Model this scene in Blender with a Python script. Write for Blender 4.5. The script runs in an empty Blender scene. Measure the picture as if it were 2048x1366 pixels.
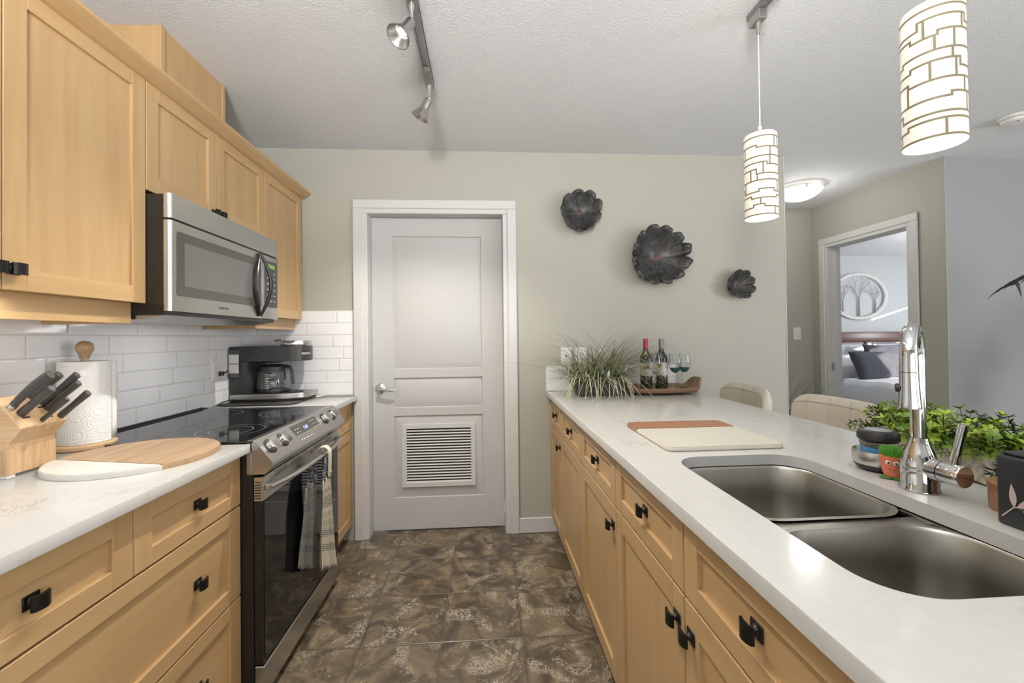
import bpy, bmesh, math, random
from mathutils import Vector, Matrix
from math import sin, cos, pi, radians, sqrt
random.seed(7)
S = bpy.context.scene
COL = S.collection

# ------------------------------------------------------------------ camera
CAMZ = 1.271
def make_camera():
    yaw, pitch, roll = 0.0667, 0.0114, -0.012
    f = Vector((sin(yaw)*cos(pitch), cos(yaw)*cos(pitch), sin(pitch)))
    r = Vector((cos(yaw), -sin(yaw), 0)); u = r.cross(f)
    r2 = r*cos(roll) + u*sin(roll); u2 = -r*sin(roll) + u*cos(roll)
    cd = bpy.data.cameras.new('camera'); co = bpy.data.objects.new('camera', cd); COL.objects.link(co)
    m = Matrix((r2, u2, -f)).transposed().to_4x4(); m.translation = (0, 0, CAMZ)
    co.matrix_world = m
    cd.sensor_width = 36; cd.lens = 849.58/2048*36; cd.shift_y = -18.5/2048
    cd.clip_start = 0.02
    S.camera = co
make_camera()

# ------------------------------------------------------------------ light
def world():
    w = bpy.data.worlds.new('sky'); S.world = w; w.use_nodes = True
    bg = w.node_tree.nodes['Background']; bg.inputs[0].default_value = (.75, .86, 1, 1); bg.inputs[1].default_value = 2.2
world()
def aim(o, d): o.rotation_euler = Vector(d).to_track_quat('-Z', 'Y').to_euler()
def area(name, loc, d, sx, sy, power, col):
    l = bpy.data.lights.new(name, 'AREA'); l.shape = 'RECTANGLE'; l.size = sx; l.size_y = sy; l.energy = power; l.color = col
    o = bpy.data.objects.new(name, l); COL.objects.link(o); o.location = loc; aim(o, d); return o
def spot(name, loc, d, power, ang, blend, col, rad=.02):
    l = bpy.data.lights.new(name, 'SPOT'); l.energy = power; l.spot_size = radians(ang); l.spot_blend = blend; l.color = col; l.shadow_soft_size = rad
    o = bpy.data.objects.new(name, l); COL.objects.link(o); o.location = loc; aim(o, d); return o
def point(name, loc, power, col, rad):
    l = bpy.data.lights.new(name, 'POINT'); l.energy = power; l.color = col; l.shadow_soft_size = rad
    o = bpy.data.objects.new(name, l); COL.objects.link(o); o.location = loc; return o
area('living_room_window_light', (1.0, -3.34, 1.35), (0, 1, .3), 4.4, 2.1, 70, (1, .985, .97))
area('patio_window_light', (4.9, -3.34, 1.35), (-.15, 1, 0), .9, 1.7, 30, (.93, .965, 1))
area('side_window_light', (6.30, -1.4, 1.35), (-1, .22, .05), 1.8, 1.9, 250, (.97, .98, 1))
area('bedroom_window_light', (8.22, 3.75, 1.5), (-1, .3, -.3), 1.0, .9, 85, (.93, .96, 1))
spot('added_uplight', (-.24, -.62, 1.80), (.06, .42, 1), 400, 165, .5, (1, .985, .965), .20)  # unseen uplight, added to brighten the ceiling
point('bedroom_added_fill', (5.6, 4.5, 2.32), 34, (1, .98, .96), .12)  # unseen source added to lift the duvet and bed front
def sun():
    l = bpy.data.lights.new('sun', 'SUN'); l.energy = 26; l.angle = radians(.6); l.color = (1, .93, .82)
    o = bpy.data.objects.new('sun', l); COL.objects.link(o); aim(o, (-1.0, .86, -.30))
sun()
WARM = (1, .93, .82)
S.view_settings.view_transform = 'Standard'; S.view_settings.look = 'None'
S.view_settings.exposure = -0.31; S.view_settings.gamma = 1; S.view_settings.use_curve_mapping = False
cy = S.cycles
cy.use_denoising = True; cy.max_bounces = 9; cy.diffuse_bounces = 5; cy.glossy_bounces = 4; cy.transmission_bounces = 8
cy.caustics_reflective = False; cy.caustics_refractive = False; cy.sample_clamp_indirect = 4; cy.blur_glossy = .5

# ------------------------------------------------------------------ materials
MATS = {}
def srgb(r, g, b):
    f = lambda c: ((c/255)/12.92 if c/255 <= .04045 else ((c/255+.055)/1.055)**2.4)
    return (f(r), f(g), f(b), 1)
class N:
    def __init__(s, name):
        s.m = bpy.data.materials.new(name); s.m.use_nodes = True; s.t = s.m.node_tree; s.b = s.t.nodes['Principled BSDF']; MATS[name] = s.m
    def n(s, typ, **k):
        o = s.t.nodes.new('ShaderNode'+typ)
        for a, v in k.items():
            if a.startswith('i_'):
                key = a[2:]; key = int(key) if key.isdigit() else key
                s.put(o.inputs[key], v)
            else: setattr(o, a, v)
        return o
    def put(s, sock, v):
        if hasattr(v, 'is_output') : s.t.links.new(v, sock)
        elif hasattr(v, 'outputs'): s.t.links.new(v.outputs[0], sock)
        else: sock.default_value = v
    def set(s, **k):
        for a, v in k.items(): s.put(s.b.inputs[a.replace('_', ' ')], v)
        return s
    def pos(s): return s.n('NewGeometry').outputs['Position']
    def obj(s): return s.n('TexCoord').outputs['Object']
    def uv(s): return s.n('TexCoord').outputs['UV']
    def map(s, v, scale=(1, 1, 1), loc=(0, 0, 0), rot=(0, 0, 0)):
        o = s.n('Mapping'); s.put(o.inputs[0], v); o.inputs['Scale'].default_value = scale; o.inputs['Location'].default_value = loc; o.inputs['Rotation'].default_value = rot
        return o.outputs[0]
    def noise(s, v, scale, detail=3, rough=.5, dist=0):
        o = s.n('TexNoise'); s.put(o.inputs['Vector'], v); o.inputs['Scale'].default_value = scale; o.inputs['Detail'].default_value = detail
        o.inputs['Roughness'].default_value = rough; o.inputs['Distortion'].default_value = dist; return o.outputs['Fac']
    def ramp(s, f, *stops, interp='LINEAR'):
        o = s.n('ValToRGB'); s.put(o.inputs[0], f); cr = o.color_ramp; cr.interpolation = interp
        while len(cr.elements) < len(stops): cr.elements.new(.5)
        for e, (p, c) in zip(cr.elements, stops): e.position = p; e.color = c if len(c) == 4 else (*c, 1)
        return o.outputs[0]
    def mix(s, f, a, b):
        o = s.n('Mix', data_type='RGBA'); s.put(o.inputs[0], f); s.put(o.inputs[6], a); s.put(o.inputs[7], b); return o.outputs[2]
    def math(s, op, a, b=0., c=0.):
        o = s.n('Math', operation=op); s.put(o.inputs[0], a); s.put(o.inputs[1], b); s.put(o.inputs[2], c); return o.outputs[0]
    def sep(s, v):
        o = s.n('SeparateXYZ'); s.put(o.inputs[0], v); return o.outputs
    def comb(s, x, y, z=0.):
        o = s.n('CombineXYZ'); s.put(o.inputs[0], x); s.put(o.inputs[1], y); s.put(o.inputs[2], z); return o.outputs[0]
    def bump(s, h, strength=.3, dist=.01):
        o = s.n('Bump'); s.put(o.inputs['Height'], h); o.inputs['Strength'].default_value = strength; o.inputs['Distance'].default_value = dist
        s.t.links.new(o.outputs[0], s.b.inputs['Normal']); return s

G1 = lambda v: (v, v, v, 1)
def plain(name, col, rough=.5, metal=0, var=.06, scale=8, bump=0, bscale=60, **k):
    m = N(name); nz = m.noise(m.obj(), scale, 3)
    c2 = tuple(x*(1-var) for x in col[:3])+(1,)
    m.set(Base_Color=m.ramp(nz, (.3, c2), (.7, col)), Roughness=rough, Metallic=metal, **k)
    if bump: m.bump(m.noise(m.obj(), bscale, 2), bump, .004)
    return m.m
def wood(name, c1, c2, axis, rough=.38, fine=26, fig=.35):
    m = N(name); p = m.pos(); sc = {'x': (.07, 1, 1), 'y': (1, .07, 1), 'z': (1, 1, .07)}[axis]
    g = m.noise(m.map(p, sc), fine, 4, .6, .4); big = m.noise(m.map(p, tuple(x*.5+.25 for x in sc)), 5, 2, .5, 1.2)
    f = m.math('ADD', m.math('MULTIPLY', g, 1-fig), m.math('MULTIPLY', big, fig))
    m.set(Base_Color=m.ramp(f, (.32, c2), (.66, c1)), Roughness=rough); m.b.inputs['Coat Weight'].default_value = .15
    m.b.inputs['Coat Roughness'].default_value = .25
    m.bump(g, .04, .002); return m.m
def build_mats():
    a, b = (.515, .348, .174, 1), (.435, .276, .126, 1)
    wood('maple_v', a, b, 'z'); wood('maple_h', a, b, 'y'); wood('maple_x', a, b, 'x')
    wood('block_v', (.62, .43, .25, 1), (.36, .215, .105, 1), 'z', .5, 48, .15); wood('block_x', (.63, .44, .26, 1), (.42, .265, .135, 1), 'x', .5, 40, .2)
    wood('acacia', (.50, .345, .20, 1), (.27, .165, .085, 1), 'y', .42, 42, .3)
    wood('walnut_x', (.34, .15, .075, 1), (.20, .085, .042, 1), 'x', .4, 24, .3)
    wood('tray_wood', (.36, .22, .125, 1), (.17, .095, .05, 1), 'x', .4, 20, .4)
    wood('mahogany', (.15, .055, .035, 1), (.09, .03, .02, 1), 'x', .35, 12, .3)
    wood('jar_wood', (.30, .14, .065, 1), (.17, .075, .035, 1), 'x', .35, 30, .3)
    plain('white_paint', (.61, .61, .605, 1), .5, var=.02)
    m = N('door_white'); p = m.pos(); g = m.noise(m.map(p, (1, 1, .06)), 45, 3); m.set(Base_Color=(.51, .51, .505, 1), Roughness=.6); m.bump(g, .12, .002); m.b.inputs['Specular IOR Level'].default_value = .08
    m = N('beige_paint'); nz = m.noise(m.pos(), 90, 3); m.set(Base_Color=(.405, .398, .345, 1), Roughness=.6); m.bump(nz, .06, .002)
    m = N('gray_paint'); nz = m.noise(m.pos(), 90, 3); m.set(Base_Color=(.31, .315, .318, 1), Roughness=.6); m.bump(nz, .06, .002)
    m = N('bedroom_paint'); nz = m.noise(m.pos(), 90, 3); m.set(Base_Color=(.50, .52, .525, 1), Roughness=.6); m.bump(nz, .06, .002)
    m = N('ceiling_texture'); n1 = m.noise(m.pos(), 150, 4, .65); n2 = m.ramp(n1, (.42, G1(0)), (.66, G1(1)))
    m.set(Base_Color=(.83, .84, .86, 1), Roughness=.8); m.bump(n2, .6, .005)
    # quartz
    m = N('quartz'); p = m.pos(); w = m.noise(p, 9, 6, .7, 1.6)
    v = m.ramp(w, (.485, G1(0)), (.5, G1(1)), (.515, G1(0))); msk = m.ramp(m.noise(m.map(p, (1, 1, 1), (3.1, .7, 0)), 5.5, 2), (.575, G1(0)), (.645, G1(1)))
    f = m.math('MULTIPLY', v, msk); soft = m.noise(p, 40, 3)
    base = m.ramp(soft, (.3, (.545, .54, .52, 1)), (.7, (.575, .57, .55, 1)))
    m.set(Base_Color=m.mix(m.math('MULTIPLY', f, .85), base, (.36, .28, .18, 1)), Roughness=.13); m.b.inputs['Specular IOR Level'].default_value = .45
    # glazed subway tile: running position x+y along either wall
    m = N('subway_tile'); x, y, z = m.sep(m.pos()); T = .0757
    zz = m.math('DIVIDE', m.math('SUBTRACT', z, .9185), T); row = m.math('FLOOR', zz)
    wn = m.n('TexWhiteNoise', noise_dimensions='1D'); m.put(wn.inputs['W'], row)
    uu = m.math('ADD', m.math('DIVIDE', m.math('ADD', x, y), .301), wn.outputs['Value'])
    cell = m.math('FLOOR', uu)
    du = m.math('MULTIPLY', m.math('PINGPONG', uu, .5), .301); dv = m.math('MULTIPLY', m.math('PINGPONG', zz, .5), T)
    d = m.math('MINIMUM', du, dv); joint = m.ramp(d, (.0006, G1(1)), (.0016, G1(0)))
    rnd = m.n('TexWhiteNoise', noise_dimensions='2D'); m.put(rnd.inputs['Vector'], m.comb(cell, row))
    wob = m.noise(m.n('VectorMath', operation='ADD', i_0=m.pos(), i_1=m.n('VectorMath', operation='SCALE', i_0=rnd.outputs['Color'], i_Scale=7.).outputs[0]).outputs[0], 7, 2)
    h = m.math('ADD', m.math('MULTIPLY', m.ramp(d, (.0, G1(0)), (.006, G1(1))), .5), m.math('MULTIPLY', wob, .9))
    m.set(Base_Color=m.mix(joint, (.85, .855, .87, 1), (.62, .62, .62, 1)), Roughness=m.mix(joint, G1(.10), G1(.7))); m.bump(h, .5, .006)
    # slate-look floor tile
    m = N('slate_tile'); p = m.pos(); x, y, z = m.sep(p); T = .3402
    u = m.math('DIVIDE', m.math('ADD', x, .5282), T); v = m.math('DIVIDE', m.math('SUBTRACT', y, 2.4851), T)
    d = m.math('MULTIPLY', m.math('MINIMUM', m.math('PINGPONG', u, .5), m.math('PINGPONG', v, .5)), T)
    rnd = m.n('TexWhiteNoise', noise_dimensions='2D'); m.put(rnd.inputs['Vector'], m.comb(m.math('FLOOR', u), m.math('FLOOR', v)))
    off = m.n('VectorMath', operation='SCALE', i_0=rnd.outputs['Color'], i_Scale=9.).outputs[0]
    q = m.n('VectorMath', operation='ADD', i_0=p, i_1=off).outputs[0]
    n1 = m.noise(q, 6, 4, .6, 1.5); base = m.ramp(n1, (.30, (.050, .039, .027, 1)), (.45, (.092, .071, .048, 1)), (.56, (.155, .118, .076, 1)), (.72, (.25, .193, .123, 1)))
    blot = m.ramp(m.noise(m.map(q, (1, 1, 1), (4, 4, 0)), 7, 3, .6, .8), (.55, G1(0)), (.63, G1(1)))
    spk = m.ramp(m.noise(q, 150, 3, .7), (.49, G1(0)), (.53, G1(1)))
    vein = m.ramp(m.noise(m.map(q, (1, 1, 1), (1, 7, 0)), 4.5, 4, .6, .6), (.494, G1(0)), (.5, G1(.8)), (.506, G1(0)))
    msk = m.math('MAXIMUM', m.math('MULTIPLY', blot, spk), m.math('MULTIPLY', vein, m.ramp(n1, (.4, G1(0)), (.6, G1(1)))))
    c = m.mix(m.math('MULTIPLY', msk, .9), base, (.43, .385, .315, 1)); grout = m.ramp(d, (.0026, G1(1)), (.0034, G1(0))); edge = m.ramp(d, (.0032, G1(0)), (.0042, G1(.75)), (.008, G1(0)))
    c = m.mix(edge, c, (.028, .022, .017, 1)); c = m.mix(grout, c, (.15, .122, .09, 1))
    h = m.math('ADD', m.math('MULTIPLY', m.math('SUBTRACT', 1., grout), .6), m.math('ADD', m.math('MULTIPLY', n1, .35), m.math('MULTIPLY', msk, .12)))
    m.set(Base_Color=c, Roughness=m.ramp(n1, (.3, G1(.28)), (.7, G1(.42)))); m.bump(h, .6, .006)
    plain('carpet', (.66, .64, .60, 1), .95, var=.2, scale=60, bump=.6, bscale=300)
    def steel(name, col, rough, ax):
        m = N(name); g = m.noise(m.map(m.pos(), ax), 220, 2); m.set(Base_Color=col, Metallic=1., Roughness=rough); m.set(Base_Color=m.ramp(g, (.2, tuple(c*.97 for c in col[:3])), (.8, col)))
    steel('steel', (.60, .585, .56, 1), .27, (1, .05, 1)); steel('sink_steel', (.36, .345, .315, 1), .34, (1, .05, .3)); steel('nickel', (.50, .49, .475, 1), .32, (1, 1, 1))
    steel('track_nickel', (.36, .355, .35, 1), .42, (1, .1, 1))
    plain('chrome', (.64, .64, .635, 1), .05, 1., var=.02)
    plain('satin_chrome', (.70, .70, .70, 1), .22, 1., var=.02)
    plain('black_glass', (.012, .012, .013, 1), .04, var=.1)
    plain('gray_glass', (.10, .10, .098, 1), .10, var=.1)
    plain('panel_glass', (.055, .052, .047, 1), .15, var=.1)
    plain('black_plastic', (.014, .014, .015, 1), .35, var=.2)
    plain('charcoal_plastic', (.035, .036, .038, 1), .4, var=.15)
    plain('black_enamel', (.015, .014, .013, 1), .28, var=.3, scale=30)
    plain('iron_knob', (.018, .017, .016, 1), .33, .6, var=.3, scale=90)
    plain('white_plastic', (.78, .77, .74, 1), .35, var=.02); plain('bright_print', (.75, .75, .72, 1), .5, var=.02)
    plain('soft_print', (.30, .30, .29, 1), .5, var=.02)
    plain('marble', (.76, .74, .68, 1), .25, var=.08, scale=10); plain('cream_marble', (.64, .615, .53, 1), .2, var=.05, scale=10)
    m = N('paper'); a_ = m.n('TexVoronoi', feature='F1'); m.put(a_.inputs['Vector'], m.map(m.uv(), (8, 6, 1))); a_.inputs['Scale'].default_value = 1
    rings = m.math('SINE', m.math('MULTIPLY', a_.outputs['Distance'], 52.)); m.set(Base_Color=(.83, .83, .82, 1), Roughness=.9); m.bump(rings, .35, .002)
    plain('paper_plain', (.80, .79, .76, 1), .9, var=.03)
    plain('knife_handle', (.040, .037, .034, 1), .36, var=.25, scale=40)
    m = N('clear_glass'); m.set(Base_Color=(.97, .985, .985, 1), Roughness=0., IOR=1.45); m.b.inputs['Transmission Weight'].default_value = 1
    m = N('teal_glass'); m.set(Base_Color=(.16, .36, .38, 1), Roughness=.03, IOR=1.3); m.b.inputs['Transmission Weight'].default_value = .75
    m = N('bottle_glass'); m.set(Base_Color=(.020, .022, .012, 1), Roughness=.05); m.b.inputs['Coat Weight'].default_value = .5
    m = N('blue_liquid'); m.set(Base_Color=(.16, .45, .88, 1), Roughness=.08, IOR=1.33); m.b.inputs['Transmission Weight'].default_value = .55
    m = N('smoke_clear'); m.set(Base_Color=(.55, .55, .55, 1), Roughness=.05, IOR=1.2); m.b.inputs['Transmission Weight'].default_value = .8
    plain('red_foil', (.33, .022, .028, 1), .3, .3, var=.15); plain('gray_foil', (.20, .19, .18, 1), .35, .4, var=.15)
    m = N('label_cream'); x, y, z = m.sep(m.obj()); m.set(Base_Color=m.ramp(m.noise(m.obj(), 60, 2), (.45, (.72, .68, .6, 1)), (.7, (.55, .50, .43, 1))), Roughness=.6)
    plain('label_red', (.38, .06, .05, 1), .5); plain('label_gold', (.42, .27, .10, 1), .4, .3)
    plain('leather', (.66, .61, .52, 1), .42, var=.06, scale=14, bump=.12, bscale=220); plain('leather_seam', (.60, .55, .46, 1), .55)
    m = N('petal_iron'); g = m.noise(m.map(m.obj(), (1, 1, 1)), 22, 4, .6, .6)
    m.set(Base_Color=m.ramp(g, (.3, (.024, .024, .025, 1)), (.72, (.105, .103, .10, 1))), Roughness=.42, Metallic=.4); m.bump(m.noise(m.obj(), 120, 3), .15, .002)
    plain('petal_bronze', (.16, .075, .05, 1), .45, .4, var=.5, scale=60)
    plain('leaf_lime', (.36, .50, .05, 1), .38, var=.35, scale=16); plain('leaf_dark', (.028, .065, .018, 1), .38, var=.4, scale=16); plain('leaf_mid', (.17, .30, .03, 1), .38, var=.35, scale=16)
    plain('twig', (.05, .04, .02, 1), .7); plain('grass_green', (.21, .24, .10, 1), .5, var=.45, scale=14); plain('grass_pale', (.50, .50, .33, 1), .6, var=.3, scale=14)
    plain('grass_dark', (.028, .034, .02, 1), .5, var=.3); plain('palm_green', (.012, .024, .012, 1), .45, var=.3); plain('hall_grass_green', (.10, .12, .075, 1), .55, var=.4)
    plain('blossom_blue', (.33, .47, .58, 1), .6, var=.3, scale=60); plain('blossom_white', (.72, .75, .80, 1), .6, var=.1)
    plain('slate_pot', (.055, .055, .054, 1), .55, var=.25, scale=18); plain('pot_line', (.20, .20, .19, 1), .6); plain('soil', (.03, .022, .015, 1), .95, var=.5, scale=50, bump=.6)
    m = N('birch_bark'); v = m.noise(m.obj(), 26, 5, .7, 2.2); cr = m.ramp(v, (.40, (.20, .17, .13, 1)), (.5, (.50, .46, .39, 1)), (.62, (.62, .58, .50, 1))); m.set(Base_Color=cr, Roughness=.7); m.bump(v, .5, .006)
    plain('terracotta', (.64, .17, .085, 1), .55, var=.1); plain('bristle_green', (.10, .40, .03, 1), .5, var=.3, scale=90); plain('foot_green', (.045, .12, .02, 1), .6)
    plain('black_box', (.014, .015, .017, 1), .5, var=.2, scale=30); plain('emblem', (.50, .40, .36, 1), .5)
    m = N('shade_glass'); m.set(Base_Color=(.72, .69, .61, 1), Roughness=.25, Emission_Color=(1, .93, .80, 1), Emission_Strength=.42)
    m = N('shade_inner'); m.set(Base_Color=(.85, .85, .82, 1), Roughness=.4, Emission_Color=(1, .97, .9, 1), Emission_Strength=.62)
    plain('shade_line', (.21, .175, .10, 1), .5, 0., var=.15)
    m = N('bulb_glow'); m.set(Base_Color=(1, 1, 1, 1), Emission_Color=(1, .97, .92, 1), Emission_Strength=4.)
    m = N('dome_glow'); m.set(Base_Color=(.9, .88, .84, 1), Roughness=.2, Emission_Color=(1, .95, .87, 1), Emission_Strength=.9)
    m = N('blue_digits'); m.set(Base_Color=(.1, .1, .3, 1), Emission_Color=(.35, .45, 1, 1), Emission_Strength=2.5)
    m = N('green_digits'); m.set(Base_Color=(.1, .2, .05, 1), Emission_Color=(.35, .5, .12, 1), Emission_Strength=.18)
    def weave(name, c_thread, c_gap, dark):
        m = N(name); x, y, z = m.sep(m.uv())
        gx = m.math('PINGPONG', m.math('MULTIPLY', x, 1.), .5); gz = m.math('PINGPONG', m.math('MULTIPLY', y, 1.), .5)
        hole = m.ramp(m.math('MINIMUM', gx, gz), (.09, G1(0)), (.17, G1(1)))
        band = m.ramp(m.noise(m.comb(0., m.math('MULTIPLY', y, .085), 0.), 1.6, 1), (.46, G1(0)), (.54, G1(1)))
        gap = m.mix(band, c_gap, dark)
        m.set(Base_Color=m.mix(hole, c_thread, gap), Roughness=.95); m.bump(hole, -.5, .003)
    weave('towel_light', (.66, .60, .47, 1), (.42, .38, .30, 1), (.035, .04, .065, 1))
    weave('towel_shaded', (.22, .21, .185, 1), (.075, .072, .07, 1), (.02, .021, .03, 1))  # shaded copy of the towel weave, shadow put into its colour
    m = N('towel_top'); m.set(Base_Color=m.ramp(m.noise(m.obj(), 130, 2), (.45, (.02, .022, .03, 1)), (.62, (.22, .23, .26, 1))), Roughness=.95); m.bump(m.noise(m.obj(), 200, 2), .6, .003)
    plain('towel_cream', (.68, .63, .50, 1), .95, var=.15, scale=90, bump=.6, bscale=200)
    m = N('navy_pillow'); w = m.n('TexVoronoi', feature='F1'); m.put(w.inputs['Vector'], m.map(m.uv(), (6, 3.2, 1))); w.inputs['Scale'].default_value = 1.
    st = m.math('SINE', m.math('MULTIPLY', m.noise(m.uv(), 14, 2, .5, 2.5), 40.)); m.set(Base_Color=m.ramp(st, (.25, (.009, .012, .040, 1)), (.85, (.075, .085, .165, 1))), Roughness=.55)
    m.b.inputs['Sheen Weight'].default_value = .25; m.bump(m.math('ADD', st, m.math('MULTIPLY', w.outputs['Distance'], 3.)), .9, .02)
    plain('linen', (.86, .86, .87, 1), .85, var=.03, bump=.2, bscale=8); plain('headboard_leather', (.46, .47, .52, 1), .4, var=.06)
    plain('art_white', (.72, .72, .70, 1), .7, var=.2, scale=30); plain('art_wire', (.42, .40, .37, 1), .6, var=.4, scale=50)
build_mats()

# ------------------------------------------------------------------ mesh helpers
ORG = {}
class MB:
    def __init__(s): s.b = bmesh.new(); s.mi = 0; s.uvl = None
    def face(s, vs):
        try: f = s.b.faces.new(vs); f.material_index = s.mi; return f
        except ValueError: return None
    def box(s, x0, x1, y0, y1, z0, z1, bev=0, seg=1, mat=None):
        if mat is None: mat = s.mi
        n0 = len(s.b.faces)
        r = bmesh.ops.create_cube(s.b, size=1); vs = r['verts']
        for v in vs: v.co = Vector(((x0+x1)/2+v.co.x*(x1-x0), (y0+y1)/2+v.co.y*(y1-y0), (z0+z1)/2+v.co.z*(z1-z0)))
        fs = set(f for v in vs for f in v.link_faces)
        for f in fs: f.material_index = mat
        if bev:
            es = list(set(e for v in vs for e in v.link_edges))
            bmesh.ops.bevel(s.b, geom=es, offset=bev, segments=seg, profile=.5, affect='EDGES')
        return vs
    def prism(s, poly, axis, a, b, cap=True):
        """poly: 2D points in the plane across axis ('y': (x,z), 'x': (y,z), 'z': (x,y))"""
        mk = {'y': lambda p, t: (p[0], t, p[1]), 'x': lambda p, t: (t, p[0], p[1]), 'z': lambda p, t: (p[0], p[1], t)}[axis]
        A = [s.b.verts.new(mk(p, a)) for p in poly]; B = [s.b.verts.new(mk(p, b)) for p in poly]; n = len(poly)
        fs = [s.face((A[i], A[(i+1) % n], B[(i+1) % n], B[i])) for i in range(n)]
        if cap: fs += [s.face(A[::-1]), s.face(B)]
        bmesh.ops.recalc_face_normals(s.b, faces=[f for f in fs if f]); return A, B
    def lathe(s, prof, c=(0, 0, 0), seg=32, d=None, sx=1, sy=1):
        """prof: (r, h) along axis d (default +z) from c"""
        q = Vector(d).to_track_quat('Z', 'Y').to_matrix() if d else Matrix.Identity(3); c = Vector(c)
        rings = []
        for r, h in prof:
            if r < 1e-6: rings.append([s.b.verts.new(c+q@Vector((0, 0, h)))])
            else: rings.append([s.b.verts.new(c+q@Vector((r*cos(2*pi*i/seg)*sx, r*sin(2*pi*i/seg)*sy, h))) for i in range(seg)])
        fs = []
        for A, B in zip(rings, rings[1:]):
            for i in range(seg):
                j = (i+1) % seg
                if len(A) == 1 and len(B) == 1: continue
                if len(A) == 1: fs.append(s.face((A[0], B[i], B[j])))
                elif len(B) == 1: fs.append(s.face((A[i], A[j], B[0])))
                else: fs.append(s.face((A[i], A[j], B[j], B[i])))
        fs = [f for f in fs if f]; bmesh.ops.recalc_face_normals(s.b, faces=fs); return rings
    def cyl(s, p, q, r, r2=None, seg=20, cap=True):
        p, q = Vector(p), Vector(q); L = (q-p).length; r2 = r if r2 is None else r2
        pr = [(0, 0), (r, 0), (r2, L), (0, L)] if cap else [(r, 0), (r2, L)]
        s.lathe(pr, p, seg, q-p)
    def tube(s, path, rad, seg=10, cap=True, flat=None):
        P = [Vector(p) for p in path]; n = len(P); R = rad if isinstance(rad, (list, tuple)) else [rad]*n
        t0 = (P[1]-P[0]).normalized(); up = Vector((0, 0, 1)) if abs(t0.z) < .9 else Vector((1, 0, 0)); side = t0.cross(up).normalized()
        rings = []
        for i in range(n):
            t = (P[min(i+1, n-1)]-P[max(i-1, 0)]).normalized(); side = (side-t*side.dot(t)).normalized(); nn = t.cross(side)
            a, b = (1, 1) if flat is None else flat
            rings.append([s.b.verts.new(P[i]+side*cos(2*pi*k/seg)*R[i]*a+nn*sin(2*pi*k/seg)*R[i]*b) for k in range(seg)])
        fs = []
        for A, B in zip(rings, rings[1:]):
            for k in range(seg): fs.append(s.face((A[k], A[(k+1) % seg], B[(k+1) % seg], B[k])))
        if cap: fs += [s.face(rings[0][::-1]), s.face(rings[-1])]
        bmesh.ops.recalc_face_normals(s.b, faces=[f for f in fs if f])
    def grid(s, fn, nu, nv, uvs=None, closed=False):
        V = [[s.b.verts.new(fn(i/nu, j/nv)) for j in range(nv+1)] for i in range(nu+(0 if closed else 1))]
        if uvs and s.uvl is None: s.uvl = s.b.loops.layers.uv.new('UVMap')
        M = len(V); fs = []
        for i in range(nu):
            for j in range(nv):
                f = s.face((V[i][j], V[(i+1) % M][j], V[(i+1) % M][j+1], V[i][j+1]))
                if f:
                    fs.append(f)
                    if uvs:
                        for l, (a, b) in zip(f.loops, ((i, j), (i+1, j), (i+1, j+1), (i, j+1))): l[s.uvl].uv = (a/nu*uvs[0], b/nv*uvs[1])
        return V, fs
def build(name, mb, mat, parent=None, loc=None, smooth=35, mods=None):
    me = bpy.data.meshes.new(name); org = ORG.get(parent.name, Vector((0, 0, 0))) if parent else Vector(loc or (0, 0, 0))
    mb.b.transform(Matrix.Translation(-org)); mb.b.to_mesh(me); mb.b.free()
    for mm in ([mat] if isinstance(mat, str) else mat): me.materials.append(MATS[mm])
    if smooth:
        me.polygons.foreach_set('use_smooth', [True]*len(me.polygons)); me.set_sharp_from_angle(angle=radians(smooth))
    o = bpy.data.objects.new(name, me); COL.objects.link(o)
    if parent: o.parent = parent
    else: o.location = org
    ORG[o.name] = org
    return o
def tag(o, label, cat, group=None):
    o['label'] = label; o['category'] = cat
    if group: o['group'] = group
    return o
def thing(name, label, cat, loc, group=None):
    o = bpy.data.objects.new(name, None); o.empty_display_size = .05; COL.objects.link(o); o.location = loc; ORG[o.name] = Vector(loc)
    return tag(o, label, cat, group)
def struct(name, mb, mat, smooth=35):
    o = build(name, mb, mat, None, None, smooth); o['kind'] = 'structure'; return o
def struct_part(o): return o
def solid(o, t, off=-1):
    m = o.modifiers.new('thickness', 'SOLIDIFY'); m.thickness = t; m.offset = off; return o
def subd(o, n=1):
    m = o.modifiers.new('smooth', 'SUBSURF'); m.levels = n; m.render_levels = n; return o
def text_mesh(body, size, mw, name, mat, parent, depth=.0004):
    cu = bpy.data.curves.new('t', 'FONT'); cu.body = body; cu.size = size; cu.align_x = 'CENTER'; cu.align_y = 'CENTER'; cu.extrude = depth
    to = bpy.data.objects.new('t', cu); COL.objects.link(to)
    dg = bpy.context.evaluated_depsgraph_get(); me = bpy.data.meshes.new_from_object(to.evaluated_get(dg))
    bpy.data.objects.remove(to); me.name = name
    o = bpy.data.objects.new(name, me); COL.objects.link(o)
    me.transform(Matrix.Translation(-ORG[parent.name]) @ mw); me.materials.clear(); me.materials.append(MATS[mat])
    o.parent = parent; ORG[o.name] = ORG[parent.name]; return o
def frame_m(x, y, z, loc):
    m = Matrix((Vector(x), Vector(y), Vector(z))).transposed().to_4x4(); m.translation = loc; return m
def rrect(x0, x1, y0, y1, r, seg=6):
    P = []
    for cx, cy_, a in ((x1-r, y1-r, 0), (x0+r, y1-r, 90), (x0+r, y0+r, 180), (x1-r, y0+r, 270)):
        for k in range(seg+1):
            t = radians(a+90*k/seg); P.append((cx+r*cos(t), cy_+r*sin(t)))
    return P

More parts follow.
